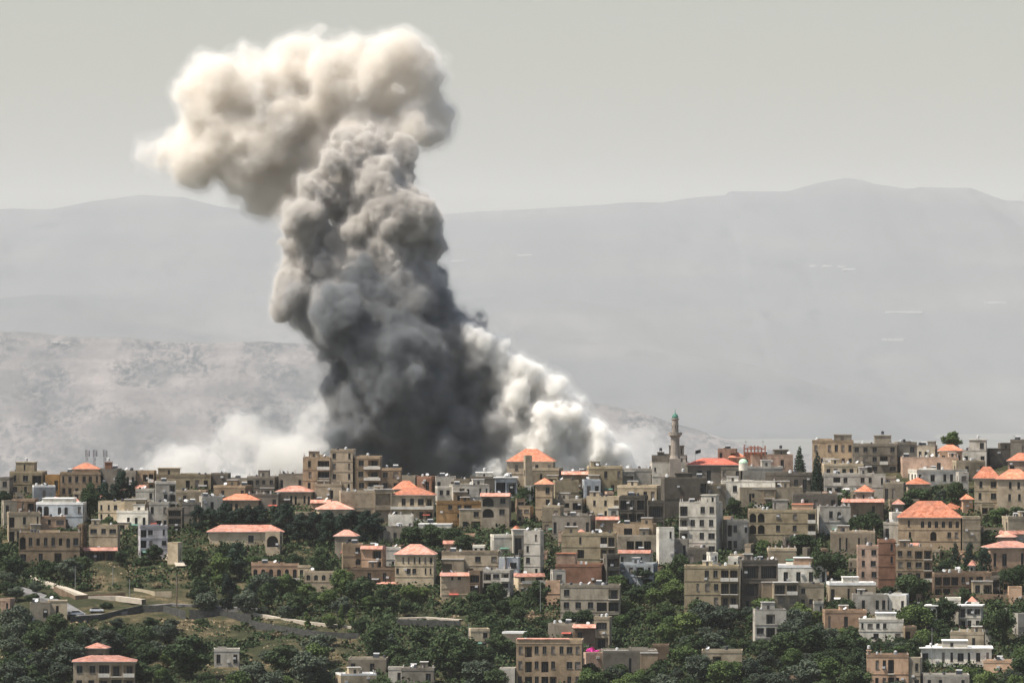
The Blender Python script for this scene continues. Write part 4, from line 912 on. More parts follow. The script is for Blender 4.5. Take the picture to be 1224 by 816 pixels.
def tree_proto(kind, seed):
    """unit tree: height 1 scaled later; returns (trunk mesh, crown mesh) for a 6 m tree"""
    r = np.random.default_rng(seed); rr = random.Random(seed); tb = MB(); blobs = []
    if kind == 'cypress':
        tb.tube((0, 0, -1), (0, 0, 5), .18, .05, 6)
        for i in range(12): z = .5 + i * .52; q = .85 * (1 - (i / 12) ** 1.8) + .12; blobs.append((rr.uniform(-.1, .1), rr.uniform(-.1, .1), z, q, q, .6))
        n, s, sh = 2200, .11, .5
    elif kind == 'pine':
        tb.tube((0, 0, -1), (.1, 0, 4.5), .25, .1, 6)
        for i in range(26):
            z = rr.uniform(1.2, 5.6); q = 2.4 * (1 - abs(z - 3.0) / 3.6); t = rr.uniform(0, 6.28); d = rr.random() ** .5 * q; blobs.append((d * math.cos(t), d * math.sin(t), z, rr.uniform(.6, 1.1), rr.uniform(.6, 1.1), rr.uniform(.4, .65)))
            if i % 3 == 0: tb.tube((0, 0, z * .6), (d * math.cos(t), d * math.sin(t), z), .08, .03, 4)
        n, s, sh = 3600, .14, .4
    elif kind == 'poplar':
        tb.tube((0, 0, -1), (0, 0, 4), .16, .06, 6)
        for i in range(16): z = .8 + rr.random() * 4.8; t = rr.uniform(0, 6.28); d = rr.random() * .6; blobs.append((d * math.cos(t), d * math.sin(t), z, rr.uniform(.4, .75), rr.uniform(.4, .75), rr.uniform(.5, .8)))
        n, s, sh = 2200, .13, .4
    elif kind == 'bush':
        tb.tube((0, 0, -.5), (0, 0, .8), .12, .06, 5)
        for i in range(12): t = rr.uniform(0, 6.28); d = rr.random() ** .5 * 2.2; blobs.append((d * math.cos(t), d * math.sin(t), rr.uniform(.5, 1.9) * (1 - d / 4), rr.uniform(.6, 1.2), rr.uniform(.6, 1.2), rr.uniform(.5, 1.0)))
        n, s, sh = 2400, .15, .4
    else:
        tb.tube((0, 0, -1), (rr.uniform(-.2, .2), 0, 2.2), .26, .18, 7)
        for i in range(24):
            ph = rr.uniform(-.4, 1.5); t = rr.uniform(0, 6.28); d = rr.uniform(.35, 1) ** .6; x, y, z = 2.1 * d * math.cos(ph) * math.cos(t), 2.1 * d * math.cos(ph) * math.sin(t), 3.3 + 2.0 * d * math.sin(ph)
            q = rr.uniform(.5, 1.15); blobs.append((x, y, z, q, q, q * .8))
            if i % 3 == 0: tb.tube((0, 0, 1.8), (x * .8, y * .8, z * .95), .11, .03, 5)
        blobs.append((0, 0, 3.2, 1.5, 1.5, 1.3)); blobs.append((0, 0, 1.9, 1.6, 1.6, .9)); n, s, sh = 5200, .14, .35
    V, F = crown_cards(blobs, n, s, r, sh)
    return tb, V, F
PROTO = {}
def get_proto(kind, mat, i):
    key = (kind, mat, i)
    if key not in PROTO:
        tb, V, F = tree_proto(kind, hash((kind, i)) % 1000 if False else sum(map(ord, kind)) + 17 * i)
        me = bpy.data.meshes.new('crown'); me.from_pydata(V.tolist(), [], F.tolist()); me.materials.append(LEAF[mat]); me.update()
        mt = bpy.data.meshes.new('trunk'); mt.from_pydata(tb.v, [], tb.f); mt.materials.append(BARK); mt.update()
        PROTO[key] = (mt, me)
    return PROTO[key]
SH = dict(broad='round', olive='round', bright='round', pine='pine', cypress='cypress', dry='bush', poplar='poplar', bush='bush', magenta='bush')
NAMES = dict(broad=('tree', 'dark green leafy tree'), olive=('olive_tree', 'grey green olive tree'), bright=('tree', 'bright green tree'), pine=('pine_tree', 'very dark pine tree'), cypress=('cypress_tree', 'slim dark cypress'),
    dry=('bush', 'dry straw coloured bush'), poplar=('tree', 'narrow upright green tree'), bush=('bush', 'low dark green bush'), magenta=('flowering_bush', 'magenta flowering bush'))
TREES = []; USED = {}
def rel_label(base, px, py, size):
    sw = 'small ' if size < 20 else ('big ' if size > 36 else '')
    c = sorted(BINFO, key=lambda b: abs(b[0] - px) + 1.6 * abs(b[1] - py))[:9]; opts = []
    for b in c:
        short = shorten(b[5])
        if not short: continue
        w = (b[3] - b[2]) / 2
        rel = ('in front of' if py > b[1] else 'behind') if abs(px - b[0]) < w * .6 else (('left of' if px < b[0] else 'right of'))
        opts.append('%s%s %s the %s' % (sw, base, rel, short)); opts.append('%s%s %s the %s' % (sw, base, ('just below' if py > b[1] + 4 else ('level with' if py > b[1] - 6 else 'just above')), short))
    for o in opts:
        if len(o.split()) > 16: continue
        if o not in USED: USED[o] = 1; return o
    o = ' '.join(opts[0].split()[:16]); USED[o] += 1; return o
import re
def tree(px, py, h, w, mat, label=None, Y=None, copyi=None):
    """h, w in photo pixels"""
    kind = SH[mat]; lm = {'poplar': 'bright', 'bush': 'broad'}.get(mat, mat)
    if Y is None: x, Y, z = on_ground(px, py)
    else: x, z = wx(px, Y), wz(py, Y)
    mt, me = get_proto(kind, lm, random.randrange(4) if copyi is None else copyi); k = Y / FPX
    Hm = {'round': 5.6, 'pine': 6.0, 'cypress': 6.9, 'poplar': 5.9, 'bush': 2.6}[kind]; Wm = {'round': 5.2, 'pine': 5.4, 'cypress': 1.9, 'poplar': 2.4, 'bush': 5.2}[kind]
    nm, base = NAMES[mat]
    r = bpy.data.objects.new(nm, None); col.objects.link(r); r.location = (x, Y, z - .15); r.rotation_euler[2] = random.uniform(0, 6.28)
    sx = w * k / Wm; r.scale = (sx, sx, h * k / Hm)
    lb = label or rel_label(base, px, py, h)
    tag(r, lb, 'bush' if kind == 'bush' else {'olive': 'olive tree', 'pine': 'pine tree', 'cypress': 'cypress'}.get(mat, 'tree'), {'bush': 'bushes on the slope', 'pine': 'pine trees in the village'}.get(kind, 'olive trees on the slope' if mat == 'olive' else 'trees among the houses'))
    a = bpy.data.objects.new('trunk', mt); col.objects.link(a); a.parent = r
    b = bpy.data.objects.new('crown', me); col.objects.link(b); b.parent = r
    TREES.append((px, py, w, h))
# named, visible ones
tree(956,574,42,15,'cypress','left one of the two tall cypresses on the right ridge'); tree(977,592,54,15,'cypress','right one of the two tall cypresses, the taller one')
tree(1138,540,24,26,'bright','round green tree on the right ridge skyline',Y=2118)
tree(1128,752,38,36,'broad','big round dark tree between the white twin wings')
tree(978,700,46,28,'broad','tall dark tree right of the four arch house',); tree(1000,694,34,30,'broad','dark tree left of the reddish apartment block')
tree(1192,770,50,42,'broad','biggest dark tree near the right border'); tree(1032,822,42,14,'cypress','bright cypress at the bottom beside the peach house')
tree(225,812,52,60,'broad','biggest dark tree in the lower left'); tree(272,735,50,24,'pine','tall dark conifer above the terrace path'); tree(240,728,34,36,'broad','round dark tree right of the palm above the road')
tree(538,812,58,60,'broad','biggest dark tree left of the tan stone block'); tree(380,792,34,42,'olive','big round grey tree above the dry lower terrace')
tree(305,822,32,40,'olive','pale grey green tree at the bottom beside the hut')
tree(108,622,44,24,'broad','dark tree left of the slit window villa'); tree(123,612,36,22,'pine','dark conifer beneath the masts'); tree(146,600,38,26,'pine','biggest dark conifer on the left ridge'); tree(160,598,24,16,'pine'); tree(135,604,26,18,'pine'); tree(118,590,18,20,'pine')
for x_ in range(238, 452, 15): tree(x_ + random.uniform(-3, 3), 650 + random.uniform(-6, 4) if x_ > 342 else 636 + random.uniform(-3, 2), random.uniform(34, 44) if x_ > 342 else random.uniform(26, 34), random.uniform(24, 32), 'pine')
for x_ in range(262, 440, 22): tree(x_ + random.uniform(-4, 4), 636 + random.uniform(-3, 3), random.uniform(22, 30), random.uniform(24, 30), 'pine')
for (a, b, c, d, k) in [(231,690,38,34,'broad'),(262,694,34,30,'bright'),(284,692,46,34,'pine'),(268,680,30,26,'broad'),(352,690,30,26,'broad'),(386,700,44,34,'broad'),(370,688,30,24,'bush'),(330,672,12,34,'bush'),(306,678,14,30,'bright'),
    (262,578,12,14,'bright'),(492,652,24,32,'broad'),(516,654,28,36,'broad'),(540,656,26,34,'broad'),(556,660,22,28,'broad'),(478,650,14,18,'bush'),(528,668,14,18,'olive'),(462,562,18,20,'broad'),(454,556,12,12,'bright'),
    (580,560,14,16,'pine'),(598,562,18,20,'pine'),(608,566,14,14,'pine'),(592,570,14,30,'bush'),(630,600,20,20,'broad'),(622,608,18,18,'broad'),(700,618,16,22,'broad'),(745,632,16,24,'bush'),(812,640,18,22,'bush'),(876,618,24,20,'broad'),(884,634,12,24,'bright'),
    (912,664,20,22,'bright'),(930,668,20,18,'broad'),(958,612,18,18,'broad'),(1040,648,38,34,'broad'),(1022,646,30,26,'broad'),(1062,646,20,20,'pine'),(1098,606,24,40,'broad'),(1144,608,34,28,'broad'),(1084,612,18,30,'broad'),(1120,614,20,24,'pine'),
    (1126,600,16,16,'olive'),(1196,626,20,30,'bright'),(1214,628,24,26,'broad'),(1180,622,18,22,'bush'),(1142,676,30,12,'cypress'),(1160,684,36,18,'pine'),(1176,694,40,24,'pine'),(1186,670,20,16,'bush'),(1206,712,34,30,'broad'),(1216,704,28,26,'broad'),
    (1104,690,20,26,'bush'),(1096,700,14,20,'broad'),(1090,664,22,8,'poplar'),(1008,700,20,26,'broad'),(770,700,24,30,'broad'),(812,700,40,28,'broad'),(796,708,30,28,'bright'),(806,722,30,30,'bright'),(782,724,22,30,'bright'),(760,720,18,26,'broad'),
    (644,726,32,28,'broad'),(630,724,20,20,'bush'),(632,742,14,30,'dry'),(655,744,16,20,'dry'),(640,778,28,34,'broad'),(620,744,20,20,'broad'),(594,728,34,30,'broad'),(584,716,18,18,'broad'),(408,716,38,30,'bright'),(432,714,24,26,'broad'),
    (420,748,24,14,'poplar'),(408,752,30,10,'poplar'),(394,752,20,18,'bright'),(368,752,22,10,'poplar'),(340,742,20,20,'olive'),(356,736,24,30,'broad'),(320,730,36,24,'broad'),(300,726,30,24,'pine'),(430,760,22,20,'broad'),(448,790,44,34,'broad'),
    (712,785,15,30,'magenta'),(1150,772,12,30,'bush'),(1110,790,20,22,'bush'),(700,770,22,24,'olive'),(741,762,18,20,'bush'),(752,790,16,24,'bright')]: tree(a, b, c, d, k)
def palm(px, py, top, label):
    x, Y, z = on_ground(px, py); H = wz(top, Y) - z; r = thing('palm_tree', x, Y, z, label, 'tree', 'palm trees'); m = MB(); m.tube((0, 0, -1), (.2, 0, H), .24, .16, 7); m.obj('trunk', [BARK], r); m = MB(); R_ = random.Random(3)
    for i in range(26):
        t = R_.uniform(0, 6.28); up = R_.uniform(-.5, 1.1); L = R_.uniform(1.8, 2.7); p = Vector((.2, 0, H)); d = Vector((math.cos(t) * math.cos(up), math.sin(t) * math.cos(up), math.sin(up)))
        s_ = Vector((-math.sin(t), math.cos(t), 0)) * .28
        for j in range(5): q = p + d * L / 5; ww = s_ * (1 - j / 5.5); w2 = s_ * (1 - (j + 1) / 5.5); m.poly([p - ww, q - w2, q + w2, p + ww]); p = q; d = (d + Vector((0, 0, -.28))).normalized()
    m.obj('crown', [LEAF['broad']], r)
for (a_, b_, c_, d_, k_) in [(20,716,16,22,'olive'),(40,722,14,20,'broad'),(8,712,18,24,'broad'),(62,716,11,18,'bush'),(128,724,8,16,'bush'),(240,744,9,18,'bush'),(140,752,14,20,'olive'),(180,748,11,18,'broad'),(205,752,13,20,'olive'),(160,700,9,18,'bush'),(100,704,10,18,'bush'),(190,702,9,20,'dry'),(350,762,9,18,'bush'),(330,760,8,16,'dry'),(395,770,12,18,'olive')]: tree(a_, b_, c_, d_, k_)
palm(211, 727, 683, 'lone palm with a bare trunk above the road'); palm(604, 700, 660, 'palm in front of the beige terraced building')
# random orchards: zones (x0, x1, y0, y1, count, kinds)
def blocked(px, py, h):
    """True if a tree footed here would stand in a house or hide the lower half of a house front"""
    Y = float(depth_of(px, py))
    for (x0, x1, yt, yb, Yb, d) in FOOT:
        if x0 - 4 < px < x1 + 4 and Yb - 2.0 < Y < Yb + d + 2: return True
        if x0 < px < x1 and Y < Yb and py - h * .9 < yb - (yb - yt) * .45: return True
    return False
ZONES = [(0,100,676,712,9,'boo'),(0,60,655,700,9,'bxb'),(0,84,742,800,22,'boxbr'),(100,225,742,790,24,'obox'),(0,86,780,834,14,'bob'),(160,262,745,834,12,'obr'),(280,425,770,834,24,'oboxr'),(105,215,662,690,7,'xbx'),
    (425,620,712,768,22,'bbxr'),(425,612,765,834,34,'boxb'),(215,430,700,740,14,'bro'),(700,815,700,770,14,'brro'),(790,985,735,834,62,'orobbo'),(985,1110,756,834,32,'obrb'),(700,800,795,834,14,'bor'),(1080,1224,720,790,16,'bbx'),
    (1150,1224,795,834,10,'bro'),(620,700,742,770,5,'bx'),(940,1110,700,720,5,'b'),(1100,1224,655,700,5,'b'),(650,1224,590,700,14,'bxb'),(0,330,590,660,10,'bxb'),(984,1010,732,770,3,'b')]
CLEAR = [(692,730,766,788),(84,226,714,744),(298,432,738,766),(402,430,746,792),(474,552,736,750),(222,300,742,766),(112,225,674,706),(250,290,774,798)]
KM = dict(b='broad', o='olive', x='bush', r='bright')
for (a, b, c, d, n, ks) in ZONES:
    done = 0; tr = 0
    n = int(n * 1.06)
    while done < n and tr < n * 60:
        tr += 1; px, py = random.uniform(a, b), random.uniform(c, d); k = KM[random.choice(ks)]; near_ = (py - 560) / 270
        h = random.choice([random.uniform(11, 18), random.uniform(16, 26), random.uniform(24, 36)]) * (.75 + .5 * near_) * (.55 if k == 'bush' else 1.0); w = h * random.uniform(.95, 1.3) * (1.7 if k == 'bush' else 1)
        if blocked(px, py, h): continue
        if any(px + w / 2 > q[0] and px - w / 2 < q[1] and py > q[2] and py - h < q[3] for q in CLEAR): continue
        if any(abs(px - t[0]) < (w + t[2]) * .27 and abs(py - t[1]) < 6 for t in TREES): continue
        if 80 < px < 300 and 700 < py < 745 and px < 222: continue
        tree(px, py, h, w, k); done += 1
print('trees', len(TREES))
# ------------------------------------------------------------------ undergrowth: scrub and grass tufts over the open slope
DRY = [(110,225,672,702,1),(215,305,736,764,1),(298,432,738,806,.95),(470,560,734,748,1),(250,330,796,830,1),(400,432,742,790,.8),(135,215,768,800,.7),(0,300,706,746,1),(190,262,742,760,.8)]
def undergrowth():
    r = np.random.default_rng(5); V = []; M = []
    for kind, n, size in (('green', 36000, .36), ('dry', 12000, .28)):
        px = r.uniform(-10, 1234, n); py = r.uniform(585, 834, n) ; cl = vnoise2(px, py * 1.6, 71 if kind == 'green' else 72, 22, 14) + .5 * vnoise2(px, py * 1.6, 73, 7, 6)
        dryw = np.zeros(n)
        for (a, b, c, d, w_) in DRY: dryw = np.maximum(dryw, w_ * np.clip(np.minimum(np.minimum(px - a, b - px) / 12, np.minimum(py - c, d - py) / 5) + .3, 0, 1))
        ok = (cl > -.34 + .56 * dryw) if kind == 'green' else (cl > .1 - .25 * dryw)
        px, py = px[ok], py[ok]; rp = ridge_py(px); Y = YR - YD * (py - rp) / (PB - rp); x = (px - 612) * Y / FPX
        keep = Y < YR - 1
        for (x0, x1, yt, yb, Yb, d) in FOOT: keep &= ~((px > x0 - 1) & (px < x1 + 1) & (Y > Yb - 1.2) & (Y < Yb + d))
        rd = (px > 20) & (px < 300) & (py > 704) & (py < 742); keep &= ~rd
        px, py, Y, x = px[keep], py[keep], Y[keep], x[keep]; z = ground_z(x, Y); low = np.zeros(len(px)); 
        for (a, b, c, d, w_) in DRY: low = np.maximum(low, ((px > a) & (px < b) & (py > c) & (py < d + 8)) * .65)
        hh = (1 - low) * (1.0 + 2.2 * np.clip(vnoise2(px, py * 2, 75, 6, 5) + .4, 0, 1)) if kind == 'green' else np.full(len(x), .6)
        for q in range(7 if kind == 'green' else 4):
            k = len(x); c = np.stack([x + r.normal(0, .7, k), Y + r.normal(0, .7, k), z + hh * r.uniform(.1, 1, k)], -1)
            t = r.standard_normal((k, 3)); t /= np.linalg.norm(t, axis=1)[:, None]; u = np.cross(t, r.standard_normal((k, 3))); u /= np.linalg.norm(u, axis=1)[:, None]; s = (size * r.uniform(.5, 1.3, k))[:, None]
            V.append(np.stack([c - t * s - u * s * .7, c + t * s - u * s, c + t * s * .8 + u * s, c - t * s * .6 + u * s * .9], 1)); M += [0 if kind == 'green' else 1] * k
    V = np.concatenate(V).reshape(-1, 3); F = np.arange(len(V)).reshape(-1, 4)
    o = mesh_obj('undergrowth', V.tolist(), F.tolist(), [LEAF['broad'], LEAF['dry']], None, M); tag(o, 'tangled scrub and dry grass over the open slopes', None, None, 'stuff')
undergrowth()
n_ = {}
for o in bpy.data.objects:
    if o.parent is None and o.get('label'): n_.setdefault(o['label'], []).append(o)
print('things', sum(1 for o in bpy.data.objects if o.parent is None), 'objects', len(bpy.data.objects), 'dup labels', sum(len(v) for v in n_.values() if len(v) > 1))

# ------------------------------------------------------------------ smoke: closed cauliflower shells with real volume inside
def smoke_mat(name, dens, colr, aniso=0.0):
    m = bpy.data.materials.new(name); m.use_nodes = True; nt = m.node_tree; nt.nodes.clear()
    o = nt.nodes.new('ShaderNodeOutputMaterial'); v = nt.nodes.new('ShaderNodeVolumePrincipled')
    v.inputs['Color'].default_value = (*colr, 1); v.inputs['Density'].default_value = dens; v.inputs['Anisotropy'].default_value = aniso
    nt.links.new(v.outputs[0], o.inputs['Volume'])
    m.volume_intersection_method = 'FAST' if hasattr(m, 'volume_intersection_method') and False else getattr(m, 'volume_intersection_method', 'FAST')
    return m
def vnoise3(shape, h, wl, r):
    """smooth value noise on a grid of spacing h with wavelength wl"""
    n = [int(s * h / wl) + 3 for s in shape]
    v = r.standard_normal(n).astype(np.float32)
    for ax, s in enumerate(shape):
        t = np.arange(s) * h / wl; i = t.astype(int); f = (t - i).astype(np.float32); f = f * f * (3 - 2 * f)
        sh = [1, 1, 1]; sh[ax] = s; f = f.reshape(sh)
        v = np.take(v, i, ax) * (1 - f) + np.take(v, i + 1, ax) * f
    return v
def puff_sdf(puffs, h, levels, detail, seed, noise, pad, sk):
    r = np.random.default_rng(seed); P = []
    def kids(c, rad, lev):
        P.append((c, rad))
        if lev == 0 or rad < detail: return
        n = 13 if lev > 1 else 10
        for _ in range(n):
            d = r.standard_normal(3); d /= np.linalg.norm(d); rr = rad * r.uniform(0.20, 0.44)
            kids(c + d * (rad - rr * r.uniform(0.0, 0.55)), rr, lev - 1)
    for c, rad in puffs: kids(np.array(c), rad, levels)
    C = np.array([p[0] for p in P]); Q = np.array([p[1] for p in P])
    lo = (C - Q[:, None]).min(0) - pad; hi = (C + Q[:, None]).max(0) + pad
    shp = tuple(((hi - lo) / h).astype(int) + 2)
    F = np.zeros(shp, np.float32)
    ax = [lo[i] + h * np.arange(shp[i]) for i in range(3)]
    for c, q in zip(C, Q):
        m = q + pad; s = []
        for i in range(3):
            a = max(0, int((c[i] - m - lo[i]) / h)); b = min(shp[i], int((c[i] + m - lo[i]) / h) + 2); s.append(slice(a, b))
        d = np.sqrt((ax[0][s[0]][:, None, None] - c[0]) ** 2 + (ax[1][s[1]][None, :, None] - c[1]) ** 2 + (ax[2][s[2]][None, None, :] - c[2]) ** 2) - q
        F[s[0], s[1], s[2]] += np.exp(-np.clip(d, -40, 40) / sk).astype(np.float32)
    F = -sk * np.log(np.maximum(F, math.exp(-pad / sk)))
    msk = np.clip((pad - F) / (pad * .4), 0, 1)               # no stray islands far from the puffs
    for wl, amp in noise: F = F + msk * amp * vnoise3(shp, h, wl, r)
    for i in range(3):                                        # nothing touches the border
        for e in (0, -1):
            s = [slice(None)] * 3; s[i] = e; F[tuple(s)] = 1e3
    return F, lo
def surface_net(F, lo, h, iso):
    G = F - iso; ins = G < 0
    c = [ins[i:ins.shape[0] - 1 + i, j:ins.shape[1] - 1 + j, k:ins.shape[2] - 1 + k] for i in (0, 1) for j in (0, 1) for k in (0, 1)]
    sm = np.sum(np.array(c, dtype=np.int8), 0); act = (sm > 0) & (sm < 8)
    I = np.argwhere(act); vid = np.full(act.shape, -1, np.int64); vid[act] = np.arange(len(I))
    acc = np.zeros((len(I), 3)); cnt = np.zeros(len(I))
    corners = [(i, j, k) for i in (0, 1) for j in (0, 1) for k in (0, 1)]
    for a in corners:
        for ax in range(3):
            if a[ax]: continue
            b = list(a); b[ax] = 1
            ga = G[I[:, 0] + a[0], I[:, 1] + a[1], I[:, 2] + a[2]]; gb = G[I[:, 0] + b[0], I[:, 1] + b[1], I[:, 2] + b[2]]
            x = (ga < 0) != (gb < 0); t = np.where(x, ga / np.where(x, ga - gb, 1), 0)
            p = np.tile(np.array(a, float), (len(I), 1)); p[:, ax] = t
            acc[x] += p[x]; cnt[x] += 1
    V = (I + acc / cnt[:, None]) * h + lo
    faces = []
    for ax in range(3):
        u, w = [(1, 2), (2, 0), (0, 1)][ax]
        s0 = [slice(1, -1)] * 3; s1 = [slice(1, -1)] * 3; s0[ax] = slice(0, -1); s1[ax] = slice(1, None)
        A = ins[tuple(s0)]; B = ins[tuple(s1)]; off = np.array([1, 1, 1]); off[ax] = 0
        for flip, M in ((False, A & ~B), (True, B & ~A)):
            E = np.argwhere(M) + off
            q = []
            for du, dw in ((-1, -1), (0, -1), (0, 0), (-1, 0)):
                e = E.copy(); e[:, u] += du; e[:, w] += dw; q.append(vid[e[:, 0], e[:, 1], e[:, 2]])
            q = np.stack(q, -1)
            faces.append(q[:, ::-1] if flip else q)
    return V, np.concatenate(faces)
def smoke(name, puffs, h, levels, detail, shells, noise, seed, label, dy=0.0, Y0=2330.0, flat=0.75, pad=6.0, sk=.6):
    r = np.random.default_rng(seed + 1)
    pp = []
    for (px, py, pr) in puffs:
        Y = Y0 + dy + r.uniform(-1, 1) * pr * 0.30 * flat
        pp.append(((wx(px, Y), Y, wz(py, Y)), pr * Y0 / FPX * 0.9))
    F, lo = puff_sdf(pp, h, levels, detail, seed, noise, pad, sk)
    verts, faces, mi, mats = [], [], [], []; base = 0
    for k, (iso, dens, c) in enumerate(shells):
        V, Fc = surface_net(F, lo, h, iso)
        if len(V) == 0: continue
        # relax once for rounder lobes
        verts.append(V); faces.append(Fc + base); base += len(V); mi.append(np.full(len(Fc), len(mats)))
        mats.append(smoke_mat('%s_volume' % name, dens, c))
    V = np.concatenate(verts); Fc = np.concatenate(faces); MI = np.concatenate(mi)
    me = bpy.data.meshes.new(name)
    me.vertices.add(len(V)); me.vertices.foreach_set('co', V.astype(np.float32).ravel())
    me.loops.add(Fc.size); me.loops.foreach_set('vertex_index', Fc.astype(np.int32).ravel())
    me.polygons.add(len(Fc)); me.polygons.foreach_set('loop_start', np.arange(0, Fc.size, 4, dtype=np.int32)); me.polygons.foreach_set('loop_total', np.full(len(Fc), 4, np.int32))
    for m in mats: me.materials.append(m)
    me.polygons.foreach_set('material_index', MI.astype(np.int32))
    me.update(calc_edges=True); me.validate()
    o = bpy.data.objects.new(name, me); col.objects.link(o)
    tag(o, label, 'smoke', 'smoke rising from the strike', 'stuff')
    print(name, len(V), len(Fc))
    return o
HEAD = [(418,172,20),(442,168,17),(470,190,20),(395,197,16),(425,195,26),(375,224,20),(395,235,26),(362,262,26),(372,298,32),(352,340,24),(372,345,28),(336,360,12),(508,268,20),(519,298,18),(512,325,18),(452,218,34),(478,215,20),(440,262,46),(478,262,38),(435,320,56),(488,316,40),(400,345,38),(440,352,48)]
TRUNK = [(440,350,56),(470,345,48),(400,362,36),(440,380,64),(498,368,36),(385,382,26),(412,400,42),(470,420,62),(535,404,26),(550,388,20),(425,445,36),(490,470,68),(550,456,36),(580,486,30),(428,500,38),(470,530,58),(535,530,58),(585,532,34),(445,550,38),(405,522,20),(395,548,20)]
BILLOW_TOP = [(562,402,12),(574,418,17),(594,432,19),(614,444,20),(634,456,21),(652,472,23),(596,452,16),(622,472,21),(604,486,14),(638,494,20),(668,488,21),(618,510,16)]
BILLOW = [(676,500,24),(654,512,26),(655,532,32),(690,526,30),(712,540,24),(645,548,26),(675,556,36),(730,556,18),(735,548,14),(748,561,15),(618,556,18),(592,562,12),(575,566,10),(628,532,18)]
CLOUD = [(365,112,34),(345,140,30),(240,92,22),(268,95,32),(250,130,28),(300,104,36),(340,84,28),(365,60,22),(400,82,34),(330,130,50),(400,130,42),(450,88,32),(488,90,32),(503,120,34),(460,130,42),(514,146,22),(300,172,40),(340,190,38),(288,204,26),
    (198,182,22),(226,190,26),(218,206,18),(180,178,15),(206,196,17),(236,168,24),(242,188,24),(216,172,18),(310,222,24),(262,160,36),(380,170,40),(240,206,11),(200,165,10),(345,222,26),(380,212,34),(430,165,38),(490,150,30),(235,160,20),(320,235,14),(225,115,12),(430,60,12),(300,70,12),(508,92,18),(480,62,16)]
DUST = [(215,560,22),(250,556,27),(290,540,32),(325,545,38),(360,540,36),(392,552,26),(318,514,20),(298,506,15),(378,505,18),(402,474,14),(190,570,12),(345,575,34),(280,575,30),(225,578,22),(345,520,20),(265,535,18),(396,440,9),(340,490,10),(240,530,10),(410,500,16)]
WISP = [(760,556,20),(742,550,24),(785,560,16),(772,534,11),(800,556,14),(752,530,10)]
NZ = [(11, 1.6), (5, 1.0), (2.4, .7), (1.3, .45)]
smoke('smoke_head', HEAD, 0.62, 3, 2.0, [(2.8, 0.012, (.82,.80,.78)), (1.1, 0.06, (.80,.78,.75)), (0.0, 0.5, (.71,.685,.65)), (-2.4, 0.8, (.38,.375,.365))], NZ, 3,
      'cauliflower top of the rising smoke, pale on its left edge', -2, sk=.35)
smoke('smoke_column', TRUNK, 0.66, 3, 2.4, [(3.2, 0.012, (.55,.55,.55)), (1.6, 0.05, (.42,.42,.42)), (0.0, 0.3, (.31,.335,.36)), (-2.6, 0.5, (.125,.155,.19))], NZ, 4,
      'dark slate grey smoke column rising behind the rooftops', 0, sk=.6)
WAIST = [(352,352,18),(372,368,26),(400,362,34),(440,345,46),(480,350,40),(505,372,28),(420,385,36),(548,402,22),(562,424,24),(582,450,26),(600,474,26),(616,500,24),(634,516,18),(596,520,26),(520,388,24),(384,392,18)]
smoke('smoke_waist', WAIST, 0.62, 3, 2.0, [(3.2, 0.012, (.7,.69,.68)), (1.6, 0.05, (.68,.67,.655)), (0.0, 0.3, (.56,.555,.55)), (-2.6, 0.6, (.28,.29,.30))], NZ, 33,
      'mid grey middle of the rising smoke where pale head turns dark', -4, sk=.5)
smoke('smoke_cloud', CLOUD, 0.9, 3, 3.0, [(3.0, 0.014, (.97,.955,.93)), (1.0, 0.06, (.97,.95,.915)), (-1.2, 0.24, (.90,.865,.81))], [(18, 2.2), (8, 1.7), (4, 1.1), (2, .7)], 9,
      'pale cream smoke cloud drifting above the dark column', 24, pad=9, sk=.9)
smoke('dust_crest', BILLOW_TOP, 0.6, 3, 2.0, [(3.4, 0.014, (.96,.95,.93)), (1.2, 0.06, (.96,.95,.93)), (0.0, 0.5, (.98,.97,.945)), (-2.5, 0.8, (.85,.835,.81))], NZ, 23,
      'bright crinkled dust crest along the right shoulder of the dark column', -8, sk=.35)
smoke('dust_billow', BILLOW, 0.6, 3, 2.0, [(3.4, 0.014, (.96,.95,.93)), (1.2, 0.06, (.96,.95,.93)), (0.0, 0.5, (.98,.97,.945)), (-2.5, 0.8, (.88,.865,.84))], NZ, 13,
      'bright white dust billow on the right foot of the dark column', -14, sk=.35)
smoke('dust_bank', DUST, 1.0, 2, 3, [(2.8, 0.007, (.95,.94,.915)), (0.4, 0.02, (.95,.94,.915)), (-2.2, 0.05, (.95,.935,.90))], [(14, 4.0), (6, 3.0), (3, 1.7), (1.5, .7)], 17,
      'low pale dust bank left of the dark column above the roofs', 6, pad=9, sk=1.0)
smoke('dust_wisp', WISP, 1.1, 1, 4, [(2.6, 0.010, (.985,.975,.95)), (0.3, 0.03, (.985,.975,.95))], [(14, 2.8), (6, 1.6), (3, .8)], 19,
      'thin white dust wisp beside the minaret', 10, pad=9, sk=1.5)
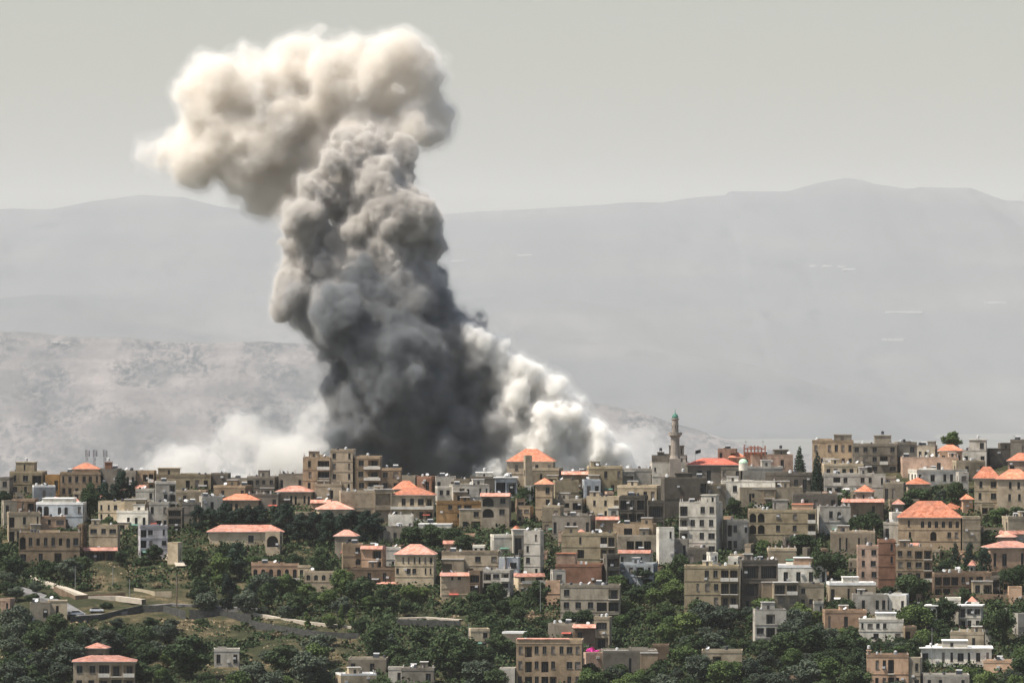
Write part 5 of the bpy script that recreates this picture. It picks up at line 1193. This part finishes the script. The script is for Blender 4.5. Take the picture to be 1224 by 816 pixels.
# pale strips (greenhouses, tracks) on the far mountain, each standing where the line of sight meets the slope
from mathutils.bvhtree import BVHTree
_fm = bpy.data.objects['far_mountain'].data; _bv = BVHTree.FromPolygons([v.co[:] for v in _fm.vertices], [tuple(q.vertices) for q in _fm.polygons])
M_GH = simple('greenhouse_sheeting', (.30, .30, .29), .5, 0, .05, .001)
for px, py, w_, lb in [(990,318,14,'small pale greenhouse below the highest far summit'),(1018,322,22,'long pale greenhouse below the highest far summit'),(1006,319,10,'short pale greenhouse between two longer ones on the far slope'),(972,318,8,'faint pale greenhouse left of the others on the far slope'),(1067,406,26,'long pale greenhouse low on the far right slope'),
        (1190,362,24,'pale greenhouse near the right border on the far slope'),(627,305,18,'pale greenhouse on the far slope right of the smoke'),(548,312,16,'pale greenhouse touching the right edge of the smoke'),(1080,373,44,'very long pale strip of greenhouses across the far slope'),(66,409,9,'tiny pale roof on the crest of the middle hill')]:
    bv = _bv
    if py == 409:
        _m2 = bpy.data.objects['middle_hill'].data; bv = BVHTree.FromPolygons([v.co[:] for v in _m2.vertices], [tuple(q.vertices) for q in _m2.polygons])
    hit = bv.ray_cast(Vector((0, 0, CZ)), Vector(((px - 612) / FPX, 1, (408 - py) / FPX)).normalized())[0]
    if hit is None: continue
    k = hit.y / FPX; m = MB(); hh = 1.3 * k; n = max(2, int(w_ / 4)); x0 = -w_ * k / 2
    for i in range(n):
        xa = x0 + i * w_ * k / n; xb = x0 + (i + 1) * w_ * k / n - k * .15; ym = 40
        m.box(xa, xb, -ym, ym, -hh, hh * .35, 0); m.poly([(xa, -ym, hh * .352), (xb, -ym, hh * .352), (xb, 0, hh * .7), (xa, 0, hh * .7)]); m.poly([(xb, ym, hh * .352), (xa, ym, hh * .352), (xa, 0, hh * .7), (xb, 0, hh * .7)])
    o = m.obj('greenhouse', [M_GH], None, tuple(hit)); tag(o, lb, 'greenhouse', 'greenhouses on the far slopes')
# ------------------------------------------------------------------ the air
def build_haze():
    hb, ht, hs = GZ - 1.0, 2100.0, S + 600.0
    v = [(x, y, z) for z in (hb, ht) for y in (-hs, hs) for x in (-hs, hs)]
    f = [(0, 2, 3, 1), (4, 5, 7, 6), (0, 1, 5, 4), (2, 6, 7, 3), (0, 4, 6, 2), (1, 3, 7, 5)]
    o = mesh_obj('haze', v, f, [smoke_mat('haze_air', 1.35e-5, (0.93, 0.94, 0.94))])
    o['kind'] = 'stuff'; o['label'] = 'pale haze over the valley and mountains'
build_haze()
